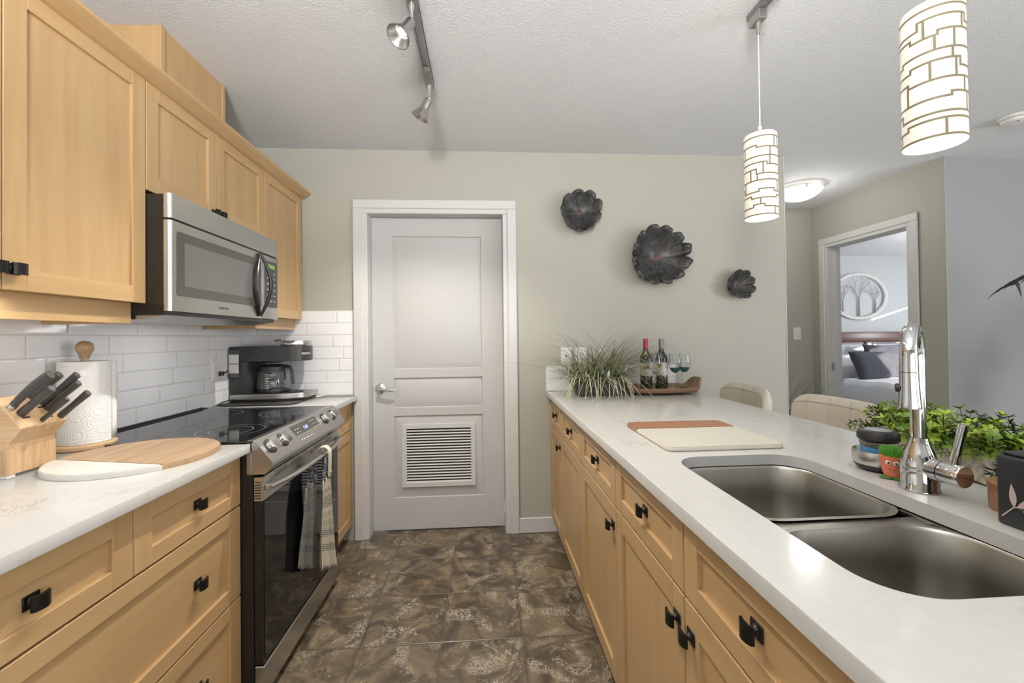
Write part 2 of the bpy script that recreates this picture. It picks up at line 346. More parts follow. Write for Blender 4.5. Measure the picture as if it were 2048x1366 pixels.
# ------------------------------------------------------------------ room shell
YW, XL, ZC = 2.765, -1.458, 2.484
def wall_with_hole(mb, axis, p0, p1, a0, a1, z0, z1, h0, h1, hz):
    """slab between p0,p1 across axis, spanning a0..a1, with door hole h0..h1 up to hz"""
    def bx(a, b, c, d):
        if axis == 'y': mb.box(a, b, p0, p1, c, d)
        else: mb.box(p0, p1, a, b, c, d)
    bx(a0, h0, z0, z1); bx(h1, a1, z0, z1); bx(h0, h1, hz, z1)
def shell():
    m = MB(); m.box(XL, 1.45, -.7, 3.1, -.05, 0); struct('floor', m, 'slate_tile', 0)
    m = MB(); m.box(1.45, 6.4, -.7, 3.92, -.05, 0); m.box(XL, 6.4, -3.4, -.7, -.05, 0); m.box(3.31, 8.3, 2.84, 6.3, -.05, 0); struct('floor_carpet', m, 'carpet', 0)
    m = MB(); m.box(XL-.1, 6.5, -3.5, 4.05, ZC, ZC+.1); m.box(6.5, 8.4, 2.72, 6.42, ZC, ZC+.1); m.box(3.19, 6.5, 4.05, 6.42, ZC, ZC+.1); struct('ceiling', m, 'ceiling_texture', 0)
    m = MB(); m.box(XL-.1, XL, -3.5, YW+.12, 0, ZC); struct('wall_left', m, 'beige_paint', 0)
    m = MB(); wall_with_hole(m, 'y', YW, YW+.12, XL, 2.061, 0, ZC, -.745, .142, 2.085); struct('wall_back', m, 'beige_paint', 0)
    m = MB(); m.box(1.94, 2.061, YW+.12, 4.04, 0, ZC); struct('wall_hall_left', m, 'beige_paint', 0)
    m = MB(); m.box(2.061, 3.31, 3.92, 4.04, 0, ZC); struct('wall_hall_end', m, 'beige_paint', 0)
    m = MB(); wall_with_hole(m, 'x', 3.19, 3.31, 2.7195, 3.92, 0, ZC, 2.975, 3.735, 2.075); struct('wall_hall_right', m, 'beige_paint', 0)
    m = MB(); m.box(3.1915, 3.30, 2.7185, 2.72, 0, ZC); m.box(3.30, 8.4, 2.7185, 2.84, 0, ZC); struct('wall_right', m, 'gray_paint', 0)
    m = MB(); m.box(6.4, 6.5, -3.5, 2.72, 0, ZC); struct('wall_living_right', m, 'gray_paint', 0)
    m = MB(); m.box(XL-.1, 6.5, -3.5, -3.4, 0, ZC); struct('wall_living_rear', m, 'beige_paint', 0)
    m = MB(); m.box(3.31, 8.4, 6.3, 6.42, 0, ZC); struct('wall_bedroom_end', m, 'bedroom_paint', 0)
    m = MB(); m.box(3.19, 3.31, 4.04, 6.42, 0, ZC); struct('wall_bedroom_left', m, 'bedroom_paint', 0)
    m = MB()   # bedroom wall with two panes and a narrow gap above the lowered blind
    X0, X1 = 8.3, 8.36
    m.box(X0, X1, 2.84, 3.15, 0, ZC); m.box(X0, X1, 5.45, 6.3, 0, ZC); m.box(X0, X1, 3.15, 5.45, 0, .85); m.box(X0, X1, 3.15, 5.45, 1.80, 2.13); m.box(X0, X1, 3.15, 5.45, 2.16, ZC)
    m.box(X0, X1, 4.30, 4.63, .85, 1.80); m.box(X0, X1, 3.15, 4.36, 2.13, 2.16); struct('wall_bedroom_right', m, 'bedroom_paint', 0)
    # pantry behind the door
    m = MB(); m.box(-.75, .15, 3.3, 3.35, 0, ZC); struct('wall_pantry', m, 'beige_paint', 0)
    # window frames (behind and beside the camera, bedroom)
    m = MB(); w = .06
    for a, b, c, d in ((-.86, 2.86, .34, .40), (-.86, 2.86, 2.30, 2.36), (-.86, -.8, .40, 2.30), (2.8, 2.86, .40, 2.30), (.97, 1.03, .40, 2.30)): m.box(a, b, -3.4, -3.345, c, d)
    struct('window_1', m, 'white_paint', 0)
    m = MB()
    for a, b, c, d in ((-2.36, -.44, .34, .40), (-2.36, -.44, 2.30, 2.36), (-2.36, -2.3, .40, 2.30), (-.5, -.44, .40, 2.30), (-1.43, -1.37, .40, 2.30)): m.box(6.32, 6.4, a, b, c, d)
    struct('window_2', m, 'white_paint', 0)
    m = MB()
    for a, b, c, d in ((3.11, 5.49, .81, .85), (3.11, 5.49, 1.80, 1.84), (3.11, 3.15, .85, 1.80), (5.45, 5.49, .85, 1.80)): m.box(8.27, 8.30, a, b, c, d)
    struct('window_3', m, 'white_paint', 0)
    m = MB()
    for a, b, c, d in ((4.38, 5.42, .44, .50), (4.38, 5.42, 2.20, 2.26), (4.38, 4.44, .50, 2.20), (5.36, 5.42, .50, 2.20)): m.box(a, b, -3.4, -3.345, c, d)
    struct('window_4', m, 'white_paint', 0)
    # backsplashes
    m = MB(); m.box(XL, -1.45, -.3, 2.757, .915, 1.46); struct('backsplash_left', m, 'subway_tile', 0)
    m = MB(); m.box(XL, -.826, 2.757, YW, .915, 1.452, .0015); struct('backsplash_back', m, 'subway_tile', 0)
    m = MB(); m.box(.403, 1.275, 2.757, YW, .915, 1.076, .0015); struct('backsplash_peninsula', m, 'subway_tile', 0)
    # baseboards
    def base(name, x0, x1, y0, y1): mm = MB(); mm.box(x0, x1, y0, y1, 0, .098, .004); struct(name, mm, 'white_paint')
    base('baseboard_back', .215, .47, YW-.014, YW); base('baseboard_back_bar', 1.34, 2.061, YW-.014, YW); base('baseboard_hall', 2.07, 3.19, 3.906, 3.92); base('baseboard_right', 3.2, 6.4, 2.705, 2.7185)
    # door casings
    def casing(name, axis, face, sgn, a0, a1, zt, w=.088):
        m = MB()
        def bx(a, b, c, d, t, bev):
            f0, f1 = sorted((face, face+sgn*t))
            if axis == 'y': m.box(a, b, f0, f1, c, d, bev)
            else: m.box(f0, f1, a, b, c, d, bev)
        for t, i0, i1 in ((.011, 0., w), (.02, .03, w)):
            bx(a0-i1, a0-i0, 0, zt+i0, t, .004); bx(a1+i0, a1+i1, 0, zt+i0, t, .004); bx(a0-i1, a1+i1, zt+i0, zt+i1, t, .004)
        return m
    m = casing('trim_1', 'y', YW, -1, -.735, .130, 2.072)
    m.box(-.745, -.735, YW, YW+.12, 0, 2.075); m.box(.130, .142, YW, YW+.12, 0, 2.075); m.box(-.745, .142, YW, YW+.12, 2.072, 2.085)
    struct('trim_1', m, 'white_paint')
    m = casing('trim_2', 'x', 3.19, -1, 2.985, 3.725, 2.065)
    m.box(3.19, 3.31, 2.975, 2.985, 0, 2.075); m.box(3.19, 3.31, 3.725, 3.735, 0, 2.075); m.box(3.19, 3.31, 2.975, 3.735, 2.065, 2.075); m.box(3.245, 3.28, 3.713, 3.725, 0, 2.065); m.box(3.245, 3.28, 2.985, 2.997, 0, 2.065)
    t2 = struct('trim_2', m, 'white_paint')
    m = MB(); m.box(3.205, 3.235, 3.722, 3.726, .93, 1.0, .001); build('strike_plate', m, 'satin_chrome', t2)
    m = MB(); m.cyl((2.061, YW, 0), (2.061, YW, ZC), .004, seg=8); struct('trim_3', m, 'white_paint')
    m = MB(); m.cyl((3.191, 2.7195, 0), (3.191, 2.7195, ZC), .004, seg=8); struct('trim_4', m, 'beige_paint')
shell()

def pantry_door():
    yf = 2.855; k = yf/2.765; sx = lambda x: x*k; sz = lambda z: CAMZ+(z-CAMZ)*k
    m = MB(); x0, x1 = -.733, .128; px0, px1 = sx(-.577), sx(-.012)
    pan = [(sz(1.074), sz(1.926)), (sz(.827), sz(1.018)), (sz(.253), sz(.776))]
    m.box(x0, px0, yf, yf+.035, .012, 2.069); m.box(px1, x1, yf, yf+.035, .012, 2.069)
    zs = [.012]+[v for p in pan[::-1] for v in p]+[2.069]
    for a, b in zip(zs[::2], zs[1::2]): m.box(px0, px1, yf, yf+.035, a, b)
    for z0, z1 in pan:
        rings = []
        for ins, dy in ((0, 0), (.002, .010), (.005, .0105), (.040, .001)):
            rings.append([m.b.verts.new((x, yf+dy, z)) for x, z in ((px0+ins, z0+ins), (px1-ins, z0+ins), (px1-ins, z1-ins), (px0+ins, z1-ins))])
        for A, B in zip(rings, rings[1:]):
            for i in range(4): m.face((A[i], A[(i+1) % 4], B[(i+1) % 4], B[i]))
        m.face(rings[-1])
    d = struct('door_1', m, 'door_white', 20)
    # vent
    m = MB(); vx0, vx1, vz0, vz1 = sx(-.527), sx(-.06), sz(.322), sz(.722); f = .032; ix0, ix1, iz0, iz1 = vx0+f+.005, vx1-f+.005, vz0+f*.8, vz1-f*.8
    y0 = yf-.013
    m.box(vx0, vx1, y0, yf+.006, vz1-.03, vz1, .001); m.box(vx0, vx1, y0, yf+.006, vz0, vz0+.03, .001); m.box(vx0, vx0+.03, y0, yf+.006, vz0+.03, vz1-.03); m.box(vx1-.03, vx1, y0, yf+.006, vz0+.03, vz1-.03)
    g = build('vent_grille', m, 'white_paint', d); g['label'] = 'white louvred vent grille low in the door'
    m = MB(); n = 19; H = (vz1-vz0-.06)/n
    for i in range(n):
        z = vz0+.03+i*H
        m.prism([(yf-.0115, z+.0012), (yf-.0105, z), (yf-.0025, z+H*.36), (yf-.0035, z+H*.36+.0012)], 'x', vx0+.03, vx1-.03)
    build('slats', m, 'white_paint', g)
    m = MB(); m.box(vx0+.029, vx1-.029, yf-.002, yf+.001, vz0+.029, vz1-.029); build('vent_shade_sheet', m, 'black_plastic', g)  # flat black sheet painting the shade between the slats
    c = Vector((sx(-.66), yf, sz(.953))); m = MB()
    m.lathe([(0, 0), (.033, 0), (.033, .004), (.026, .010), (.013, .014), (.011, .045), (0, .047)], c, 28, (0, -1, 0))
    m.tube([c+Vector((-.006, -.043, 0)), c+Vector((.02, -.046, -.002)), c+Vector((.05, -.048, -.006)), c+Vector((.075, -.049, -.009)), c+Vector((.095, -.048, -.007)), c+Vector((.112, -.046, -.005))], [.009, .0095, .0075, .009, .007, .003], 12)
    build('lever_handle', m, 'satin_chrome', d)
pantry_door()

# ------------------------------------------------------------------ cabinets
def knob_mesh():
    m = MB(); m.box(0, .0035, -.0155, .0155, -.0135, .0135, .001)
    m.lathe([(.011, 0), (.0055, .006), (.005, .014), (.009, .021), (0, .022)], (.003, 0, 0), 14, (1, 0, 0))
    pts = []
    for i in range(9): t = -1+i/4; pts.append((.0275-.006*t*t, .0165*t))
    inner = [(x-.0085+.003*abs(y)/.0165, y) for x, y in pts[::-1]]
    m.prism(pts+inner, 'z', -.0140, .0140)
    me = bpy.data.meshes.new('knob'); m.b.to_mesh(me); m.b.free(); me.materials.append(MATS['iron_knob'])
    me.polygons.foreach_set('use_smooth', [True]*len(me.polygons)); me.set_sharp_from_angle(angle=radians(40)); return me
KNOB = knob_mesh()
def knob(parent, x, y, z, dirn):
    o = bpy.data.objects.new('knob', KNOB); COL.objects.link(o); o.parent = parent; o.location = Vector((x, y, z))-ORG[parent.name]
    if dirn < 0: o.rotation_euler = (0, 0, pi)
    return o
def shaker(name, parent, xf, dirn, y0, y1, z0, z1, w=.056, th=.02, rec=.009, drawer=False, knobs=()):
    """front with face plane at x=xf looking along dirn"""
    m = MB(); g = .0015; y0 += g; y1 -= g; z0 += g; z1 -= g
    def bx(a, b, c, d, mt, dep=0, bev=.0012):
        xa, xb = sorted((xf-dirn*dep, xf-dirn*th)); m.box(xa, xb, a, b, c, d, bev, 1, mt)
    wz = w*(.78 if drawer else 1)
    bx(y0, y0+w, z0, z1, 0); bx(y1-w, y1, z0, z1, 0); bx(y0+w, y1-w, z1-wz, z1, 1); bx(y0+w, y1-w, z0, z0+wz, 1)
    bx(y0+w-.002, y1-w+.002, z0+wz-.002, z1-wz+.002, 1 if drawer else 0, rec, 0)
    o = build(name, m, ['maple_v', 'maple_h'], parent)
    for y, z, dep in knobs: knob(o, xf-dirn*dep, y, z, dirn)
    return o
def body(parent, x0, x1, y0, y1, z0, z1, mat='maple_v'):
    m = MB(); m.box(x0, x1, y0, y1, z0, z1, .001); return build('body', m, mat, parent)
def toe(parent, x0, x1, y0, y1):
    m = MB(); m.box(x0, x1, y0, y1, 0, .1); return build('toe_kick', m, 'maple_h', parent)
def base_cabs():
    xf = -.84
    t = thing('base_cabinet', 'maple drawer base cabinet beside the oven, under the knife block counter', 'cabinet', (-1.14, 1.08, 0), 'maple base cabinets')
    body(t, -1.448, xf-.021, .632, 1.524, .1, .884); toe(t, -1.448, -.90, .632, 1.524)
    r = .009
    shaker('drawer', t, xf, 1, .632, 1.079, .708, .872, drawer=True, knobs=[(.856, .79, r)])
    shaker('drawer', t, xf, 1, 1.079, 1.526, .708, .872, drawer=True, knobs=[(1.318, .79, r)])
    shaker('drawer', t, xf, 1, .632, 1.526, .402, .705, drawer=True, w=.06, knobs=[(.856, .556, r), (1.318, .556, r)])
    shaker('drawer', t, xf, 1, .632, 1.526, .10, .399, drawer=True, w=.06, knobs=[(.856, .25, r), (1.318, .25, r)])
    t = thing('base_cabinet', 'narrow maple base cabinet between the oven and the white door', 'cabinet', (-1.14, 2.53, 0), 'maple base cabinets')
    body(t, -1.448, xf-.021, 2.302, 2.764, .1, .884); toe(t, -1.448, -.90, 2.302, 2.764)
    shaker('drawer', t, xf, 1, 2.302, 2.764, .702, .878, drawer=True, knobs=[(2.55, .79, r)]); shaker('door', t, xf, 1, 2.302, 2.764, .10, .698, knobs=[(2.34, .64, 0)])
    # peninsula
    xf = .43
    def pen(label, y0, y1, fronts, kd):
        t = thing('base_cabinet', label, 'cabinet', (.73, (y0+y1)/2, 0), 'maple base cabinets')
        body(t, xf+.021, 1.02, y0, y1, .1, .884) if y0 > 1 else None
        if y0 < 1:   # open-topped carcass under the sink
            m = MB(); m.box(xf+.021, 1.02, y0, y0+.018, .1, .884); m.box(xf+.021, 1.02, y1-.018, y1, .1, .884); m.box(1.002, 1.02, y0, y1, .1, .884); m.box(xf+.021, 1.02, y0, y1, .1, .118); build('body', m, 'maple_v', t)
        toe(t, .49, 1.02, y0, y1)
        for a, b in fronts: shaker('drawer', t, xf, -1, a, b, .705, .872, drawer=True, knobs=[((a+b)/2, .79, r)])
        for (a, b), k in zip(fronts, kd): shaker('door', t, xf, -1, a, b, .10, .702, knobs=[(k, .635, 0)] if k else [])
    pen('narrow maple peninsula cabinet nearest the beige wall, one drawer over one door', 2.385, 2.762, [(2.385, 2.762)], [2.415])
    pen('maple peninsula cabinet in the middle with two drawers over two doors', 1.388, 2.383, [(1.888, 2.383), (1.388, 1.886)], [None, 1.418])
    pen('maple sink cabinet with two knobs side by side, nearest the viewer', .43, 1.386, [(.908, 1.386), (.43, .906)], [.940, .876])
base_cabs()

def uppers():
    xb, xf = -1.155, -1.135
    def valance(t, y0, y1, ends):
        if y0 < 1:
          m = MB(); m.box(-1.31, -1.25, y0+.06, y1-.06, 1.384, 1.4005, .002); build('light_bar', m, 'white_plastic', t)
          area('under_cabinet_light', (-1.28, (y0+y1)/2, 1.382), (.05, 0, -1), .05, y1-y0-.14, 2.2*(y1-y0), (1, .98, .95))
        m = MB(); m.box(-1.20, -1.182, y0, y1, .0+1.331, 1.402, .001)
        for y in ends: m.box(-1.45, -1.20, y, y+.016, 1.331, 1.402, .001)
        build('light_valance', m, 'maple_h', t)
    t = thing('wall_cabinet', 'tall maple wall cabinet nearest the viewer above the knife block', 'cabinet', (-1.29, 1.08, 1.402), 'maple wall cabinets')
    body(t, -1.448, xb-.001, .652, 1.51, 1.402, 2.157); shaker('door', t, xf, 1, .652, 1.081, 1.398, 2.166, w=.054, knobs=[(1.06, 1.45, 0)])
    shaker('door', t, xf, 1, 1.081, 1.511, 1.398, 2.166, w=.054, knobs=[(1.102, 1.45, 0)]); valance(t, .652, 1.51, (.652, 1.494))
    t = thing('wall_cabinet', 'short two-door maple wall cabinet directly above the microwave', 'cabinet', (-1.29, 1.9, 1.80), 'maple wall cabinets')
    body(t, -1.448, xb-.001, 1.512, 2.288, 1.80, 2.157); shaker('door', t, xf, 1, 1.513, 1.896, 1.785, 2.166, w=.054, knobs=[(1.875, 1.812, 0)]); shaker('door', t, xf, 1, 1.896, 2.289, 1.785, 2.166, w=.054, knobs=[(1.918, 1.812, 0)])
    t = thing('wall_cabinet', 'maple wall cabinet in the corner to the right of the microwave', 'cabinet', (-1.29, 2.52, 1.40), 'maple wall cabinets')
    body(t, -1.448, xb-.001, 2.290, 2.750, 1.40, 2.157); shaker('door', t, xf, 1, 2.291, 2.744, 1.393, 2.166, w=.054, knobs=[(2.318, 1.45, 0)]); valance(t, 2.290, 2.750, (2.290,))
    m = MB(); m.prism([(-1.16, 2.157), (-1.128, 2.157), (-1.120, 2.160), (-1.083, 2.186), (-1.083, 2.197), (-1.16, 2.197)], 'y', .60, 2.752); struct('trim_5', m, 'maple_h')
    m = MB(); m.box(-1.448, -1.225, 1.706, 2.095, 2.1975, ZC); t = thing('duct_chase', 'maple boxed vent chase standing on the wall cabinets up to the ceiling', 'vent cover', (-1.34, 1.9, 2.1975))
    build('body', m, 'maple_v', t); 
    for q in ((-1.258, -1.2265, 1.698, 1.706), (-1.226, -1.218, 1.698, 1.718), (-1.2245, -1.218, 2.082, 2.10)):
        m = MB(); m.box(*q, 2.1975, ZC-.001); build('corner_strip', m, 'maple_v', t)
uppers()

def counters():
    def slab(name, poly, label, hole=None):
        m = MB(); z0, z1 = .884, .914
        m.prism(poly, 'z', z0, z1)
        es = [e for e in m.b.edges if abs(e.verts[0].co.z-e.verts[1].co.z) < 1e-5]
        bmesh.ops.bevel(m.b, geom=es, offset=.003, segments=2, profile=.5, affect='EDGES')
        return tag(build(name, m, 'quartz', None, (poly[0][0], poly[0][1], z0)), label, 'countertop', 'white quartz countertops')
    slab('countertop', [(-1.45, -.3), (-.806, -.3), (-.806, 1.524), (-1.45, 1.524)], 'white quartz countertop under the knife block and round board')
    slab('countertop', [(-1.45, 2.30), (-.80, 2.30), (-.80, 2.757), (-1.45, 2.757)], 'small white quartz countertop under the coffee maker')
    # peninsula top with rounded sink cutout
    m = MB(); z0, z1 = .884, .914
    hx0, hx1, hy0, hy1, hr = .542, .915, .530, 1.212, .085
    X0, X1, Y0, Y1, e = .4057, 1.335, .16, 2.757, .003
    def flat(poly, z): m.face([m.b.verts.new((x, y, z)) for x, y in poly])
    arcs = []
    for cx, cy_, a in ((hx1-hr, hy1-hr, 0), (hx0+hr, hy1-hr, 90), (hx0+hr, hy0+hr, 180), (hx1-hr, hy0+hr, 270)): arcs.append([(cx+hr*cos(radians(a+10*k)), cy_+hr*sin(radians(a+10*k))) for k in range(10)])
    hole = [p for a in arcs for p in a]; cor = [(hx1, hy1), (hx0, hy1), (hx0, hy0), (hx1, hy0)]
    for z in (z0, z1):
        q = e if z == z1 else 0
        for a, b, c, d in ((X0+q, X1-q, hy1, Y1), (X0+q, X1-q, Y0+q, hy0), (X0+q, hx0, hy0, hy1), (hx1, X1-q, hy0, hy1)): flat([(a, c), (b, c), (b, d), (a, d)], z)
        for a, c in zip(arcs, cor): flat([c]+a[::-1], z)
    n = len(hole)
    A = [m.b.verts.new((x, y, z0)) for x, y in hole]; B = [m.b.verts.new((x, y, z1)) for x, y in hole]
    for i in range(n): m.face((A[(i+1) % n], A[i], B[i], B[(i+1) % n]))
    loops = [[m.b.verts.new((x, y, z)) for x, y in ((X0+q, Y0+q), (X1-q, Y0+q), (X1-q, Y1), (X0+q, Y1))] for q, z in ((0, z0), (0, z1-e), (e*.3, z1-e*.3), (e, z1))]
    for P, Q in zip(loops, loops[1:]):
        for i in range(4): m.face((P[i], P[(i+1) % 4], Q[(i+1) % 4], Q[i]))
    bmesh.ops.remove_doubles(m.b, verts=m.b.verts[:], dist=1e-5); hc = Vector(((hx0+hx1)/2, (hy0+hy1)/2, 0)); sc = Vector(((X0+X1)/2, (Y0+Y1)/2, 0))
    for f in m.b.faces:
        f.normal_update(); c = f.calc_center_median(); nn = f.normal
        if abs(nn.z) > .95: bad = nn.z*(c.z-.899) < 0
        else:
            inside = hx0-.001 < c.x < hx1+.001 and hy0-.001 < c.y < hy1+.001; d = (hc-c) if inside else (c-sc)
            if not inside: d = Vector((d.x/(X1-X0), d.y/(Y1-Y0), 0)); d = Vector((d.x, 0, 0)) if abs(d.x) > abs(d.y) else Vector((0, d.y, 0))
            bad = nn.x*d.x+nn.y*d.y < 0
        if bad: f.normal_flip()
    tag(build('countertop', m, 'quartz', None, (.7, 1.4, .884), 30), 'large white quartz peninsula countertop around the double sink', 'countertop', 'white quartz countertops')
    # sink
    t = thing('kitchen_sink', 'undermounted stainless double bowl sink in the peninsula', 'sink', (.73, .87, .68))
    def bowl(x0, x1, y0, y1, depth):
        m = MB(); levels = []
        for ins, z in ((-.012, .8825), (0, .8825), (.004, .876), (.010, .80), (.016, .70), (.028, .684), (.055, .678)):
            levels.append([m.b.verts.new((x, y, z)) for x, y in rrect(x0+ins, x1-ins, y0+ins, y1-ins, max(.085-ins*.6, .03), 8)])
        for A, B in zip(levels, levels[1:]):
            for i in range(len(A)): m.face((A[i], A[(i+1) % len(A)], B[(i+1) % len(A)], B[i]))
        m.face(levels[-1]); bmesh.ops.recalc_face_normals(m.b, faces=m.b.faces[:])
        for f in m.b.faces: f.normal_flip()
        o = build('bowl', m, 'sink_steel', t, None, 50)
        m = MB(); cx, cy_ = (x0+x1)/2, (y0+y1)/2; m.lathe([(.05, 0), (.047, .002), (.035, .0005), (0, 0)], (cx, cy_, .6785), 24); build('drain', m, 'satin_chrome', o); return o
    bowl(.545, .913, .858, 1.205, .2); bowl(.545, .913, .535, .806, .2)
    m = MB(); m.box(.538, .92, .812, .852, .868, .8785, .003, 2); m.box(.905, .925, .78, .88, .874, .8815); build('divider', m, 'sink_steel', t)
counters()

# ------------------------------------------------------------------ range
def oven_range():
    y0, y1 = 1.529, 2.293; ym = (y0+y1)/2
    t = thing('slide_in_range', 'stainless slide-in electric range with black glass cooktop', 'stove', (-1.1, ym, 0))
    m = MB(); m.box(-1.44, -.80, y0, y1, .03, .895); build('body', m, 'black_enamel', t)
    m = MB(); m.box(-1.425, -.800, y0-.004, y1+.004, .915, .9225, .002); m.mi = 0; build('cooktop_glass', m, 'black_glass', t)
    m = MB(); m.box(-1.447, -1.425, y0-.004, y1+.004, .9152, .926, .001); m.box(-1.443, -1.430, y0+.02, y1-.02, .926, .931, .0008); build('rear_vent_strip', m, 'black_plastic', t)
    for i, (cx, cyy, r) in enumerate(((-.98, 1.72, .115), (-.98, 1.72, .075), (-.97, 2.10, .09), (-1.26, 1.70, .075), (-1.26, 2.12, .095))):
        m = MB(); m.lathe([(r, 0), (r-.0016, 0)], (cx, cyy, .92265), 64); build('burner_ring', m, 'soft_print', t)
    prof = [(-.82, .9235), (-.797, .9245), (-.791, .920), (-.737, .850), (-.735, .843), (-.735, .833), (-.760, .807), (-.82, .807)]
    m = MB(); m.prism(prof, 'y', y0-.001, y1+.001); con = build('control_console', m, 'steel', t, None, 25)
    m = MB(); m.box(-.8085, -.8045, y0-.004, y0-.001, .818, .878, .0008); build('edge_slot', m, 'satin_chrome', con)
    nrm = Vector((.793, 0, .61)); sl = Vector((.06, 0, -.078)).normalized()
    def onface(s_, y, off): return Vector((-.795, y, .924))+sl*s_+nrm*off
    m = MB(); A = [onface(.010, 1.777, .0008), onface(.010, 2.028, .0008), onface(.092, 2.028, .0008), onface(.092, 1.777, .0008)]
    B = [p-nrm*.003 for p in A]; va = [m.b.verts.new(p) for p in A]; vb = [m.b.verts.new(p) for p in B]; m.face(va)
    for i in range(4): m.face((va[i], vb[i], vb[(i+1) % 4], va[(i+1) % 4]))
    bmesh.ops.recalc_face_normals(m.b, faces=m.b.faces[:]); disp = build('display_panel', m, 'panel_glass', con, None, 0)
    M = lambda s_, y: frame_m((0, 1, 0), -sl, nrm, onface(s_, y, .001))
    text_mesh('12:07', .020, M(.038, 1.895), 'clock_digits', 'blue_digits', disp)
    m = MB()
    def tick(s_, y, w, h):
        c = [onface(s_-h/2, y-w/2, .0012), onface(s_-h/2, y+w/2, .0012), onface(s_+h/2, y+w/2, .0012), onface(s_+h/2, y-w/2, .0012)]; m.face([m.b.verts.new(p) for p in c])
    for i in range(7): tick(.080, 1.80+i*.018, .009, .0035)
    build('key_lettering', m, 'bright_print', disp, None, 0); m = MB()
    for s_ in (.030, .045): tick(s_, 1.805, .008, .003); tick(s_, 1.828, .008, .003)
    build('key_lettering', m, 'bright_print', disp, None, 0); m = MB()
    for i in range(4):
        for j in range(3): tick(.022+j*.017, 1.955+i*.017, .005, .003)
    build('key_lettering', m, 'bright_print', disp, None, 0)
    for y in (1.584, 1.677, 2.100, 2.197):
        c = onface(.043, y, 0); m = MB(); m.lathe([(.029, 0), (.029, .003), (0, .003)], c, 28, nrm); k0 = build('knob_ring', m, 'charcoal_plastic', con)
        m = MB(); m.lathe([(0, .003), (.0235, .003), (.022, .017), (.020, .019), (0, .019)], c, 28, nrm)
        # grip bar across the knob
        u, v = sl, Vector((0, 1, 0)); pts = []
        for a, b, h in ((-.023, -.006, .018), (.023, -.006, .018), (.023, .006, .018), (-.023, .006, .018), (-.021, -.0045, .036), (.021, -.0045, .036), (.021, .0045, .036), (-.021, .0045, .036)): pts.append(m.b.verts.new(c+u*a+v*b+nrm*h))
        for q in ((0, 1, 5, 4), (1, 2, 6, 5), (2, 3, 7, 6), (3, 0, 4, 7), (4, 5, 6, 7)): m.face([pts[i] for i in q])
        bmesh.ops.recalc_face_normals(m.b, faces=m.b.faces[:]); build('knob', m, 'satin_chrome', con, None, 30)
    # oven door
    m = MB(); m.box(-.799, -.771, y0+.002, y1-.002, .150, .795, .002); door = build('oven_door', m, 'black_enamel', t)
    m = MB(); m.box(-.7985, -.7675, y0, y1, .713, .797, .002); st = build('door_trim', m, 'steel', door)
    m = MB(); m.box(-.7712, -.7685, y0+.012, y1-.012, .165, .713, .001); build('door_glass', m, 'black_glass', door)
    for yc in (1.66, 1.79, 2.02, 2.15):
        for dz in (0, .010): m = MB(); m.box(-.768, -.7671, yc-.045, yc+.045, .777+dz*.9, .780+dz*.9); build('vent_slot', m, 'black_plastic', door)
    m = MB()
    for i in range(7): m.box(-.795, -.773, y0-.0006, y0+.001, .722+i*.0092, .7255+i*.0092)
    build('side_vent_slats', m, 'black_plastic', door)
    P = []; N_ = 24
    for i in range(N_+1):
        s_ = i/N_; y = y0+.020+s_*(y1-y0-.04); bow = 1-abs(2*s_-1)**3.2; P.append((-.757+.034*bow, y, .757))
    m = MB(); m.tube(P, .0125, 12, True, (1.15, .75))
    for y in (y0+.024, y1-.024): m.box(-.768, -.750, y-.012, y+.012, .747, .767, .003)
    build('handle', m, 'steel', door)
    m = MB(); m.box(-.799, -.7665, y0+.001, y1-.001, .042, .146, .003); build('storage_drawer', m, 'steel', t)
    for y in (y0+.04, y1-.04):
        m = MB(); m.cyl((-.80, y, 0), (-.80, y, .03), .016); build('foot', m, 'black_plastic', t)
    for y in (y0+.04, y1-.04):
        m = MB(); m.cyl((-1.38, y, 0), (-1.38, y, .03), .016); build('foot', m, 'black_plastic', t)
oven_range()

